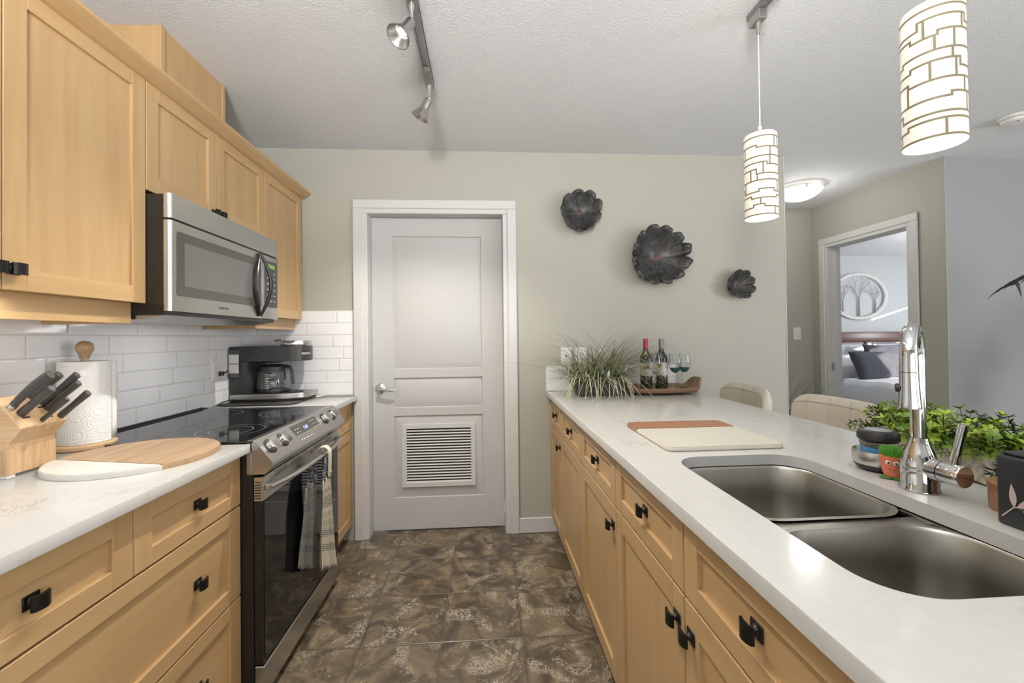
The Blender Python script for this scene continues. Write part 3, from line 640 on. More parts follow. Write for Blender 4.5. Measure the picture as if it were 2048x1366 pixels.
def dish_towel():
    t = thing('dish_towel', 'navy and cream waffle towel hanging by its loop from the oven handle', 'towel', (-.715, 1.95, .76))
    def panel(name, mat, ya0, ya1, yb0, yb1, z0a, z0b, z1, folds, amp, xt, xb, ph):
        m = MB()
        def fn(u, v):
            z0 = z0a+(z0b-z0a)*u; z = z1+(z0-z1)*v; a = ya0+(yb0-ya0)*v; b = ya1+(yb1-ya1)*v; w = sin(folds*2*pi*u+ph)
            return Vector((xt+(xb-xt)*v+amp*(.45+.55*v)*w+.003*sin(5*v+ph), a+(b-a)*u+.006*(.3+v)*cos(folds*2*pi*u+ph), z))
        m.grid(fn, 48, 30, (30, 46)); o = build(name, m, mat, t, None, 60); solid(o, .004, 0); return o
    panel('shaded_panel', 'towel_shaded', 1.800, 1.905, 1.735, 1.925, .365, .262, .66, 2.0, .011, -.738, -.740, 0)['label'] = 'shaded folds of the towel, shade put into the colour'
    panel('light_panel', 'towel_light', 1.905, 1.985, 1.862, 2.045, .290, .205, .655, 2.1, .012, -.712, -.705, 1)['label'] = 'cream and navy folds of the towel'
    def top(a0, a1, b0, b1, z0, z1, x0, x1):
        m = MB(); m.grid(lambda u, v: Vector((x0+(x1-x0)*v+.009*sin(u*pi*2.5), (a0+(b0-a0)*v)+((a1-a0)+((b1-b0)-(a1-a0))*v)*u, z1+(z0-z1)*v)), 16, 10); o = build('gathered_top', m, 'towel_top', t, None, 60); solid(o, .004, 0)
    top(1.86, 1.90, 1.80, 1.905, .65, .742, -.738, -.738); top(1.945, 1.975, 1.905, 1.985, .645, .745, -.715, -.711)
    m = MB(); P = []
    for i in range(15):
        a = i/14
        if a < .55: ang = pi*(a/.55); P.append((-.7245+.026*cos(ang)*-1, 1.985-.012*a, .757+.028*sin(ang)+.003))
        else: k = (a-.55)/.45; P.append((-.6985-.004*k, 1.978+.004*k, .757-.105*k))
    m.tube(P, .014, 10, True, (1, .22)); build('loop_strap', m, 'towel_cream', t)
    m = MB(); m.lathe([(0, .004), (.008, .003), (.009, 0)], (-.697, 1.981, .672), 16, (1, 0, 0)); build('button', m, 'label_gold', t)
dish_towel()

def microwave():
    y0, y1, z0, z1 = 1.510, 2.264, 1.374, 1.776
    t = thing('microwave_oven', 'stainless over-the-range microwave mounted under the short wall cabinet', 'microwave', (-1.25, 1.89, z0))
    m = MB(); m.box(-1.447, -1.077, y0+.002, y1-.002, 1.36, z1-.004); build('body', m, 'black_enamel', t)
    m = MB(); m.prism([(-1.43, 1.346), (-1.16, 1.346), (-1.08, 1.36), (-1.43, 1.36)], 'y', y0+.01, y1-.01); build('underside', m, 'steel', t)
    area('cooktop_added_fill', (-1.22, (y0+y1)/2, 1.3435), (-.15, 0, -1), .10, .45, 1.6, (1, .98, .95))  # fill added below the microwave to brighten the tile
    def fr(ya, yb, za, zb, bev):
        m = MB(); P = rrect(ya, yb, za, zb, .0, 1) if not bev else None
        m.box(-1.078, -1.055, ya, yb, za, zb, .004, 2); return m
    m = MB(); m.prism([(-1.078, y0), (-1.066, y0), (-1.058, y0+.004), (-1.055, y0+.012), (-1.055, y1), (-1.078, y1)], 'z', 1.692, z1); build('top_grille', m, 'steel', t, None, 60)
    m = MB(); m.box(-1.08, -1.0635, y0+.002, y1-.001, 1.684, 1.692); build('seam', m, 'black_plastic', t)
    m = MB(); m.prism([(-1.078, y0), (-1.066, y0), (-1.058, y0+.004), (-1.055, y0+.012), (-1.055, 2.101), (-1.078, 2.101)], 'z', z0, 1.684); d = build('door', m, 'steel', t, None, 60)
    def pane(name, par, ya, yb, za, zb, r, x, mat):
        m = MB(); m.prism(rrect(ya, yb, za, zb, r, 5), 'x', x-.002, x); return build(name, m, mat, par)
    w = pane('window', d, 1.537, 2.094, 1.428, 1.652, .010, -1.0535, 'panel_glass'); pane('window_screen', w, 1.573, 2.015, 1.464, 1.618, .004, -1.0525, 'gray_glass')
    m = MB(); yc, zb_, zt = 2.076, 1.385, 1.680; A = []; B = []
    for i in range(25):
        s_ = i/24; z = zb_+(zt-zb_)*s_; q = sin(pi*s_); A.append((-1.050+.004*q, yc-.055*q, z)); B.append((-1.048+.048*q, yc+.002*q, z))
    m.tube(A, [.005+.009*sin(pi*i/24) for i in range(25)], 8, True, (1.1, .45)); m.tube(B, [.008+.003*sin(pi*i/24) for i in range(25)], 10, True, (1, .8)); build('handle', m, 'black_plastic', d)
    m = MB(); m.box(-1.078, -1.055, 2.104, y1, z0, 1.684, .003, 2); cp = build('control_panel', m, 'steel', t)
    k = pane('keypad', cp, 2.128, 2.247, 1.432, 1.660, .012, -1.0535, 'black_glass')
    m = MB(); m.box(-1.0536, -1.0528, 2.145, 2.225, 1.625, 1.645); build('clock_display', m, 'green_digits', k)
    m = MB()
    for r in range(6):
        for c in range(3): m.box(-1.0536, -1.0529, 2.148+c*.032, 2.164+c*.032, 1.600-r*.028, 1.606-r*.028)
    build('key_legend_rows', m, 'soft_print', k)
    text_mesh('FRIGIDAIRE', .013, frame_m((0, 1, 0), (0, 0, 1), (1, 0, 0), (-1.0548, 1.805, 1.402)), 'maker_lettering', 'charcoal_plastic', d)
microwave()

# ------------------------------------------------------------------ left counter things
ZT = .9145
def knife_block():
    y0, y1 = 1.203, 1.330
    t = thing('knife_block', 'light wooden knife block by the paper towels', 'knife block', (-1.31, 1.266, ZT))
    m = MB(); B = (-1.217, 1.046); n = (.784, .62); u = (-.62, .784)
    prof = [(-1.25, .922), (-1.25, 1.003), B, (B[0]+u[0]*.105, B[1]+u[1]*.105), (-1.42, .995), (-1.42, .922)]
    m.prism(prof, 'y', y0, y1); bmesh.ops.bevel(m.b, geom=m.b.edges[:], offset=.0025, segments=1, affect='EDGES'); build('block', m, 'block_x', t)
    m = MB(); m.box(-1.4195, -1.2495, y0-.0003, y1+.0003, .923, .99); build('base_panel', m, 'block_v', t)
    m = MB()
    nn = Vector((n[0], 0, n[1])); uu = Vector((u[0], 0, u[1]))
    def slot(s_, y, w, l):
        c = Vector((B[0], y, B[1]))+uu*s_+nn*.0004; m.face([m.b.verts.new(c+uu*a+Vector((0, b, 0))) for a, b in ((-l, -w), (l, -w), (l, w), (-l, w))])
    for s_, y in ((.03, 1.235), (.058, 1.255), (.055, 1.29), (.085, 1.25), (.02, 1.29)): slot(s_, y, .010, .0025)
    build('slots', m, 'black_plastic', t, None, 0)
    for x, y in ((-1.262, y0+.012), (-1.262, y1-.012), (-1.408, y0+.012), (-1.408, y1-.012)):
        m = MB(); m.box(x-.010, x+.010, y-.010, y+.010, ZT, .922); build('foot', m, 'white_plastic', t)
    d = Vector((cos(radians(41)), 0, sin(radians(41))))
    K = [((-1.258, 1.219, 1.098), .132, .013, 'curved black knife handle with a silver collar, the leftmost in the block', 1), ((-1.272, 1.285, 1.116), .098, .0115, 'short fat knife handle behind the curved one in the block', 0),
         ((-1.244, 1.229, 1.08), .103, .0125, 'thick black knife handle in the near front of the block', 0), ((-1.257, 1.299, 1.097), .123, .0105, 'long slim knife handle at the rear of the block, just above a similar one', 0),
         ((-1.245, 1.299, 1.082), .111, .0105, 'slim knife handle at the rear of the block, just below a similar longer one', 0), ((-1.225, 1.265, 1.056), .087, .0075, 'thinnest small knife handle in the lowest middle slot of the block', 0),
         ((-1.226, 1.317, 1.058), .100, .0105, 'knife handle at the far lower corner of the block, reaching furthest right', 0)]
    for b, L, r, lab, cur in K:
        b = Vector(b); t = thing('kitchen_knife', lab, 'knife', b, 'knives in the wooden block')
        m = MB(); side = Vector((0, 0, 1)) if cur else Vector((0, 0, 0)); pts = []; rs = []
        for i in range(9):
            s_ = i/8; pts.append(b+d*(L*s_+.001)+(Vector((-.62, 0, .784))*(.006*sin(pi*s_*.9)) if cur else Vector((0, 0, 0)))); rs.append(r*(.72+.28*s_ if cur else .86+.10*s_+.06*cos(pi*2*s_)))
        m.tube(pts, rs, 12, True, (.72, 1)); build('handle', m, 'knife_handle', t)
        m = MB(); e = pts[-1]
        if cur: m.cyl(b-d*.004, b+d*.012, r*.70)
        else: m.cyl(e-d*.0005, e+d*.0012, r*.62, seg=14)
        build('bolster' if cur else 'end_cap', m, 'satin_chrome', t)
        m = MB(); m.box(-.001, .001, -.001, .001, -.01, .01); m.b.transform(Matrix.Translation(b-d*.014)); build('blade', m, 'satin_chrome', t)
knife_block()
def towels():
    c = Vector((-1.360, 1.545, 0))
    t = thing('paper_towel_holder', 'wooden paper towel holder with round knob on top', 'towel holder', (c.x, c.y, ZT))
    m = MB(); m.lathe([(0, 0), (.080, 0), (.083, .004), (.083, .014), (.079, .018), (0, .018)], (c.x, c.y, ZT), 48); build('base', m, 'block_x', t)
    m = MB(); m.cyl((c.x, c.y, ZT+.018), (c.x, c.y, 1.225), .010); build('rod', m, 'block_v', t)
    m = MB(); m.lathe([(0, 0), (.014, 0), (.0135, .006), (.017, .016), (.0225, .026), (.0245, .036), (.022, .048), (.013, .057), (0, .060)], (c.x, c.y, 1.216), 28); build('knob', m, 'acacia', t)
    t2 = thing('paper_towel_roll', 'full white quilted paper towel roll on the wooden holder', 'paper towels', (c.x, c.y, ZT+.0185))
    m = MB(); R = .0665; z0, z1 = ZT+.0190, 1.206
    m.grid(lambda u, v: Vector((c.x+R*cos(2*pi*u), c.y+R*sin(2*pi*u), z0+(z1-z0)*v)), 64, 8, (1, 1), closed=False)
    for z in (z0, z1):
        rr = [[m.b.verts.new((c.x+q*cos(2*pi*i/64), c.y+q*sin(2*pi*i/64), z)) for i in range(64)] for q in (R, .020)]
        for i in range(64): m.face((rr[0][i], rr[0][(i+1) % 64], rr[1][(i+1) % 64], rr[1][i]))
    bmesh.ops.remove_doubles(m.b, verts=m.b.verts[:], dist=1e-5); build('roll', m, 'paper', t2, None, 50)
    m = MB(); m.lathe([(.0195, z0), (.0195, z1), (.0175, z1), (.0175, z0)], (c.x, c.y, 0), 32); build('cardboard_core', m, 'label_gold', t2)
    m = MB(); d = Vector((.42, .91, 0)).normalized(); p0 = c+Vector((-.91, .42, 0)).normalized()*-.0
    a = radians(40); st = c+Vector((cos(a), sin(a), 0))*.0675
    m.grid(lambda u, v: Vector((st.x-.006*u*u, st.y+.028*u, z0+.004+(z1-z0-.006)*v)), 4, 6, (1, 1)); o = build('loose_sheet', m, 'paper_plain', t2); solid(o, .0012, 0)
towels()
def round_board():
    c = Vector((-1.055, 1.375)); R = .206
    t = thing('serving_board', 'round board, half wood half white marble, on the left counter', 'cutting board', (c.x, c.y, ZT))
    a = Vector((-1.26, 1.332)); b = Vector((-.897, 1.248)); A = math.atan2(a.y-c.y, a.x-c.x); B = math.atan2(b.y-c.y, b.x-c.x)
    # wood: from B counter-clockwise to A ; marble: from A ccw to B
    while A < B: A += 2*pi
    def seg(t0, t1, n):
        return [(c.x+R*cos(t0+(t1-t0)*i/n), c.y+R*sin(t0+(t1-t0)*i/n)) for i in range(n+1)]
    for nm, mt, p in (('wood_half', 'acacia', seg(B, A, 48)), ('marble_half', 'marble', seg(A, B+2*pi, 30))):
        m = MB(); m.prism(p, 'z', ZT, ZT+.015); es = [e for e in m.b.edges if abs(e.verts[0].co.z-e.verts[1].co.z) < 1e-6 and e.verts[0].co.z > ZT+.01]
        bmesh.ops.bevel(m.b, geom=es, offset=.0025, segments=2, affect='EDGES'); build(nm, m, mt, t, None, 40)
round_board()
def coffee():
    m = MB(); m.prism(rrect(-1.445, -1.035, 2.385, 2.745, .06, 6), 'z', ZT, ZT+.006); tag(build('drip_mat', m, 'black_plastic', None, (-1.24, 2.56, ZT)), 'thin black mat under the coffee maker', 'mat')
    z = ZT+.0065; y0, y1 = 2.50, 2.74; ym = 2.615
    t = thing('coffee_maker', 'black drip coffee maker with steel trim on the corner counter', 'coffee maker', (-1.25, ym, z))
    foot = [(-1.44, 2.51), (-1.22, 2.51), (-1.13, 2.522), (-1.06, 2.56), (-1.035, 2.60), (-1.035, 2.73), (-1.44, 2.73)]
    m = MB(); m.prism([(x+.01 if x < -1.3 else x-.012, y+.012 if y < 2.6 else y-.01) for x, y in foot], 'z', z, z+.012); build('base_foot', m, 'black_plastic', t)
    m = MB(); m.prism(foot, 'z', z+.012, z+.040); bmesh.ops.bevel(m.b, geom=m.b.edges[:], offset=.003, segments=2, affect='EDGES'); build('base', m, 'steel', t, None, 40)
    m = MB(); m.prism([(-1.32, 2.535), (-1.2, 2.535), (-1.11, 2.56), (-1.08, 2.61), (-1.10, 2.69), (-1.32, 2.71)], 'z', z+.040, z+.044); build('warming_plate', m, 'black_plastic', t)
    m = MB(); m.box(-1.44, -1.345, 2.512, 2.728, z+.040, 1.1475, .004, 2); build('column', m, 'charcoal_plastic', t)
    head = [(-1.44, 2.512), (-1.23, 2.512)]+[(-1.115+.085*sin(a)*1.0, 2.615-.103*cos(a)) for a in [pi*i/16 for i in range(17)]]+[(-1.23, 2.728), (-1.44, 2.728)]
    m = MB(); m.prism(head, 'z', 1.148, 1.235); bmesh.ops.bevel(m.b, geom=[e for e in m.b.edges if abs(e.verts[0].co.z-e.verts[1].co.z) < 1e-6], offset=.004, segments=2, affect='EDGES'); build('brew_head', m, 'charcoal_plastic', t, None, 50)
    m = MB(); m.lathe([(0, 1.137), (.055, 1.137), (.06, 1.15)], (-1.250, ym, 0), 28); build('filter_basket', m, 'black_plastic', t)
    m = MB(); m.lathe([(0, 1.2355), (.082, 1.2355), (.084, 1.240), (.084, 1.260), (.080, 1.266), (0, 1.267)], (-1.115, ym, 0), 40); lid = build('pod_lid', m, 'satin_chrome', t)
    m = MB(); m.tube([(-1.20, 2.522, 1.251), (-1.195, 2.52, 1.266), (-1.16, 2.525, 1.2695)], .006, 8); build('lid_hinge', m, 'satin_chrome', lid)
    m = MB(); m.box(-1.443, -1.385, 2.506, 2.512, 1.06, 1.215, .001); r = build('water_reservoir', m, 'smoke_clear', t); r['label'] = 'clear water reservoir window'
    m = MB(); m.box(-1.441, -1.387, 2.5055, 2.509, 1.085, 1.135); build('water_window', m, 'white_plastic', r)
    m = MB(); m.box(-1.441, -1.387, 2.5055, 2.509, 1.14, 1.19); build('water_tank_top', m, 'bright_print', r)
    a = radians(-62); ctr = Vector((-1.115, 2.615, 1.19)); nrm = Vector((sin(radians(62)), -cos(radians(62)), 0)); tx = Vector((cos(radians(62)), sin(radians(62)), 0))
    text_mesh('KEURIG', .017, frame_m(tx, (0, 0, 1), nrm, ctr+Vector((nrm.x*.0855, nrm.y*.1045, 0))), 'maker_lettering', 'bright_print', t)
    m = MB(); m.tube([(-1.44, 2.50, 1.10), (-1.43, 2.44, 1.09), (-1.443, 2.428, 1.09)], .004, 8); build('plug_cord', m, 'black_plastic', t); m = MB(); m.box(-1.447, -1.425, 2.415, 2.44, 1.078, 1.102, .003); build('plug', m, 'black_plastic', t); m = MB(); m.tube([(-1.43, 2.505, .935), (-1.438, 2.44, .93), (-1.430, 2.38, .924), (-1.40, 2.36, .923), (-1.35, 2.372, .923), (-1.30, 2.40, .923)], .004, 8); build('power_cord', m, 'black_plastic', t)
    # carafe
    cx, cyy = -1.250, ym; zb = z+.0445
    t = thing('glass_carafe', 'glass coffee carafe with grey handle under the brew head', 'carafe', (cx, cyy, zb))
    m = MB(); m.lathe([(0, 0), (.072, 0), (.086, .008), (.0895, .04), (.087, .10), (.074, .130), (.072, .130), (.085, .10), (.0875, .04), (.084, .010), (0, .003)], (cx, cyy, zb), 40); g = build('glass', m, 'clear_glass', t)
    m = MB(); m.lathe([(.0865, .0), (.0885, .006), (.0875, .012), (.085, .010)], (cx, cyy, zb+.001), 40); build('bottom_band', m, 'black_plastic', t)
    m = MB(); m.lathe([(0, .160), (.050, .160), (.066, .154), (.077, .148), (.077, .124), (.074, .124)], (cx, cyy, zb), 40); build('lid', m, 'charcoal_plastic', t)
    hd = Vector((.93, -.37, 0)); m = MB(); c = Vector((cx, cyy, zb))
    m.tube([c+hd*.062+Vector((0, 0, .150)), c+hd*.10+Vector((0, 0, .152)), c+hd*.128+Vector((0, 0, .145)), c+hd*.142+Vector((0, 0, .12)), c+hd*.148+Vector((0, 0, .08)), c+hd*.150+Vector((0, 0, .048))], [.012, .012, .012, .011, .010, .009], 10, True, (1, .75))
    m.tube([c+hd*.075+Vector((0, 0, .14)), c+hd*.088+Vector((0, 0, .12)), c+hd*.088+Vector((0, 0, .07))], .006, 8); build('handle', m, 'charcoal_plastic', t)
    m = MB()
    for i in range(9):
        for s_ in (0, .012):
            a = radians(-93+s_*600); a2 = a+radians(6 if i % 2 else 9)
            for aa in (a,): 
                p = [(cx+.0900*cos(q), cyy+.0900*sin(q)) for q in (a, a2)]
                zz = zb+.025+i*.010; m.face([m.b.verts.new((p[0][0], p[0][1], zz)), m.b.verts.new((p[1][0], p[1][1], zz)), m.b.verts.new((p[1][0], p[1][1], zz+.0022)), m.b.verts.new((p[0][0], p[0][1], zz+.0022))])
    build('volume_marks', m, 'bright_print', t, None, 0)
    # folded paper
    m = MB(); m.grid(lambda u, v: Vector((-1.10+.12*u, 2.70+.045*v-.02*u, ZT+.003+.004*sin(7*u+3*v)+.007*u*u)), 8, 3); solid(tag(build('folded_napkin', m, 'paper_plain', None, (-1.05, 2.72, ZT)), 'crumpled white napkin lying in the far corner of the small counter', 'napkin'), .0015, 0)
coffee()

# ------------------------------------------------------------------ wall plates
def plates():
    t = thing('outlet_plate', 'white outlet plate on the tile behind the coffee maker', 'outlet', (-1.449, 2.43, 1.11), 'white wall plates')
    m = MB(); m.box(-1.45, -1.444, 2.365, 2.497, 1.052, 1.176, .002); build('plate', m, 'white_plastic', t)
    for y in (2.398, 2.464):
        m = MB(); m.box(-1.4445, -1.442, y-.019, y+.019, 1.075, 1.152, .002); f = build('receptacle', m, 'white_plastic', t)
        m = MB()
        for dz in (-.02, .02):
            for dy in (-.006, .006): m.box(-1.4425, -1.4415, y+dy-.001, y+dy+.001, 1.113+dz-.005, 1.113+dz+.005)
        build('slots', m, 'black_plastic', f)
    t = thing('outlet_plate', 'white wall plate with one dark dot behind the grass planter', 'outlet', (.54, 2.762, 1.142), 'white wall plates')
    m = MB(); m.box(.503, .576, 2.759, 2.765, 1.082, 1.198, .002); build('plate', m, 'white_plastic', t)
    m = MB(); m.lathe([(0, .003), (.006, .003), (.006, 0)], (.538, 2.759, 1.142), 14, (0, -1, 0)); build('jack', m, 'black_plastic', t)
    t = thing('outlet_plate', 'plain white plate half hidden by the grass, right of the dotted one', 'outlet', (.63, 2.762, 1.142), 'white wall plates')
    m = MB(); m.box(.60, .673, 2.759, 2.765, 1.082, 1.198, .002); build('plate', m, 'white_plastic', t)
    m = MB(); m.box(.620, .653, 2.757, 2.7595, 1.106, 1.174, .002); build('insert', m, 'white_plastic', t)
    t = thing('light_switch', 'white rocker light switch on the hall end wall by the bedroom', 'light switch', (3.027, 3.918, 1.272))
    m = MB(); m.box(2.990, 3.064, 3.914, 3.92, 1.212, 1.332, .002); build('plate', m, 'white_plastic', t)
    m = MB(); m.box(3.011, 3.043, 3.911, 3.914, 1.240, 1.304, .0015); build('rocker', m, 'white_plastic', t)
plates()

# ------------------------------------------------------------------ wall flowers
def flower(cx, cz, R, lobes, seed, label):
    rnd = random.Random(seed); yw = YW
    t = thing('wall_flower', label, 'wall decor', (cx, yw, cz), 'dark metal wall flowers')
    amp = [rnd.uniform(.7, 1.3) for _ in range(lobes)]; ph = rnd.uniform(0, 6)
    m = MB(); nr, na = 14, 160
    def fn(u, v):
        a = 2*pi*u; k = lobes*u; i = int(k) % lobes; w = amp[i]*(1-(k-int(k)))+amp[(i+1) % lobes]*(k-int(k)); fr = abs(sin(pi*k+.001))**.6
        rad = R*(.88+.12*fr*w+.03*sin(3*a+ph)+.008*sin(23*a)); r = .06*R+(rad-.06*R)*v
        dep = .018+R*.50*(v**1.6)+R*.24*v*v*(fr-.5)*w+R*.03*sin(2*lobes*a)*v*v
        if v > .85: dep -= R*.10*((v-.85)/.15)**2
        return Vector((cx+r*cos(a), yw-dep, cz+r*sin(a)))
    m.grid(fn, na, nr, None, True); o = build('petals', m, 'petal_iron', t, None, 70); solid(o, .003, 0)
    m = MB(); m.lathe([(0, .026), (R*.06, .025), (R*.11, .021), (R*.12, .012), (0, .012)], (cx, yw, cz), 20, (0, -1, 0)); build('center', m, 'petal_bronze', t)
    m = MB(); m.cyl((cx, yw, cz), (cx, yw-.014, cz), .012, seg=12); build('hanger', m, 'black_plastic', t)
flower(.637, 2.082, .138, 9, 1, 'middle-sized dark ruffled metal flower, upper left of the trio on the wall')
flower(1.146, 1.788, .198, 12, 2, 'largest dark ruffled metal flower on the beige wall')
flower(1.708, 1.602, .098, 9, 5, 'smallest dark ruffled metal flower, lower right near the wall corner')

# ------------------------------------------------------------------ peninsula things
def blade(m, p0, dirn, L, droop, w, n=7, tip=.15, twist=0, zmin=-9., ymax=99.):
    """curved tapering ribbon with a slight V section"""
    d = Vector(dirn).normalized(); hor = Vector((d.x, d.y, 0)); hor = hor.normalized() if hor.length > 1e-4 else Vector((1, 0, 0)); side = hor.cross(Vector((0, 0, 1))).normalized()
    side = (side*cos(twist)+Vector((0, 0, 1))*sin(twist)).normalized()
    p = Vector(p0); prev = None; st = L/n; v = d.copy()
    for i in range(n+1):
        s_ = i/n; ww = w*(1-s_**2)*(1-tip)+w*tip*(1-s_)+.0003
        a, c, b = m.b.verts.new(p-side*ww), m.b.verts.new(p+Vector((0, 0, -ww*.4))), m.b.verts.new(p+side*ww)
        if prev: m.face((prev[0], a, c, prev[1])); m.face((prev[1], c, b, prev[2]))
        prev = (a, c, b); v = (v+Vector((hor.x*.10, hor.y*.10, -droop*st*(1+2*s_)))).normalized() if droop else v; p = p+v*st; p.z = max(p.z, zmin); p.y = min(p.y, ymax)
def grass_planter():
    rnd = random.Random(3); cx, cyy = .690, 2.545
    t = thing('grass_planter', 'artificial grass plant in a dark low planter at the wall end of the peninsula', 'plant', (cx, cyy, ZT))
    m = MB(); lv = [(.128, .070, 0), (.150, .085, .05), (.165, .095, .083), (.158, .088, .083), (.152, .082, .07)]
    rg = [[m.b.verts.new((cx+x, cyy+y, ZT+z)) for x, y in rrect(-a, a, -b, b, .02, 3)] for a, b, z in lv]
    for A, B in zip(rg, rg[1:]):
        for i in range(len(A)): m.face((A[i], A[(i+1) % len(A)], B[(i+1) % len(A)], B[i]))
    m.face(rg[0][::-1]); bmesh.ops.recalc_face_normals(m.b, faces=m.b.faces[:]); pot = build('planter', m, 'slate_pot', t, None, 40)
    m = MB()
    for a, b in (((-.13, .075), (-.02, .02)), ((-.02, .02), (.13, .07)), ((-.10, .02), (.05, .075)), ((.05, .075), (.14, .03)), ((-.14, .03), (-.06, .078))):
        y = lambda z: cyy-.070-(.015/.05)*min(z, .05)-.0012-max(0, z-.05)*.3; m.tube([(cx+a[0], y(a[1]), ZT+a[1]), (cx+b[0], y(b[1]), ZT+b[1])], .0007, 5)
    build('scored_lines', m, 'pot_line', pot)
    m = MB(); m.prism(rrect(cx-.152, cx+.152, cyy-.082, cyy+.082, .02, 3), 'z', ZT+.06, ZT+.070); build('soil', m, 'soil', t)
    def tuft(name, mat, n, L0, L1, dr0, dr1, w, spread, el0, el1):
        m = MB()
        for i in range(n):
            x = cx+rnd.uniform(-.13, .13); y = cyy+rnd.uniform(-.07, .07); az = rnd.uniform(0, 2*pi); el = radians(rnd.uniform(el0, el1))
            d = Vector((cos(az)*cos(el)+(x-cx)*spread, sin(az)*cos(el)*.8, sin(el))); L = rnd.uniform(L0, L1)
            if d.y > 0 : L *= .55
            blade(m, (x, y, ZT+.068), d, L, rnd.uniform(dr0, dr1), w*rnd.uniform(.7, 1.2), 8, zmin=ZT+.004, ymax=2.745)
        return build(name, m, mat, t, None, 0)
    tuft('grass_blades', 'grass_green', 420, .28, .52, .2, 2.5, .0020, 3.0, 40, 88); tuft('dark_blades', 'grass_dark', 66, .36, .58, .2, 2.2, .0018, 3.0, 38, 86)
    tuft('pale_blades', 'grass_pale', 240, .28, .52, .8, 4.4, .0024, 3.2, 32, 82)
    # long pale drooping seed heads towards the front and right
    m = MB()
    for i in range(34):
        az = rnd.uniform(-2.9, -.1); x = cx+rnd.uniform(-.12, .13); el = radians(rnd.uniform(35, 65))
        blade(m, (x, cyy-.04, ZT+.07), (cos(az)*cos(el), sin(az)*cos(el)*.6, sin(el)), rnd.uniform(.30, .38), rnd.uniform(8, 11), .0023, 12, zmin=ZT+.004)
    for sx in (-1, 1): blade(m, (cx+.02*sx, cyy-.05, ZT+.08), (.45*sx, -.12, 1), .36, 8.0, .0042, 12)
    build('drooping_blades', m, 'grass_pale', t, None, 0)
    for k, (mat, pts) in enumerate((('blossom_blue', [(-.10, .13, .05), (.0, .15, -.03), (.135, .155, .35)]), ('blossom_white', [(.035, .13, .05), (.0, .25, .0)]))):
        m = MB()
        for x, z, lean in pts:
            p = Vector((cx+x, cyy-.105+(.05 if z > .2 else 0), ZT+z)); d = Vector((lean, -.2, .9)).normalized()
            m.lathe([(0, -.018), (.007, -.008), (.0085, .004), (.004, .022), (0, .03)], p, 9, d)
        build('blossoms', m, mat, t)
grass_planter()

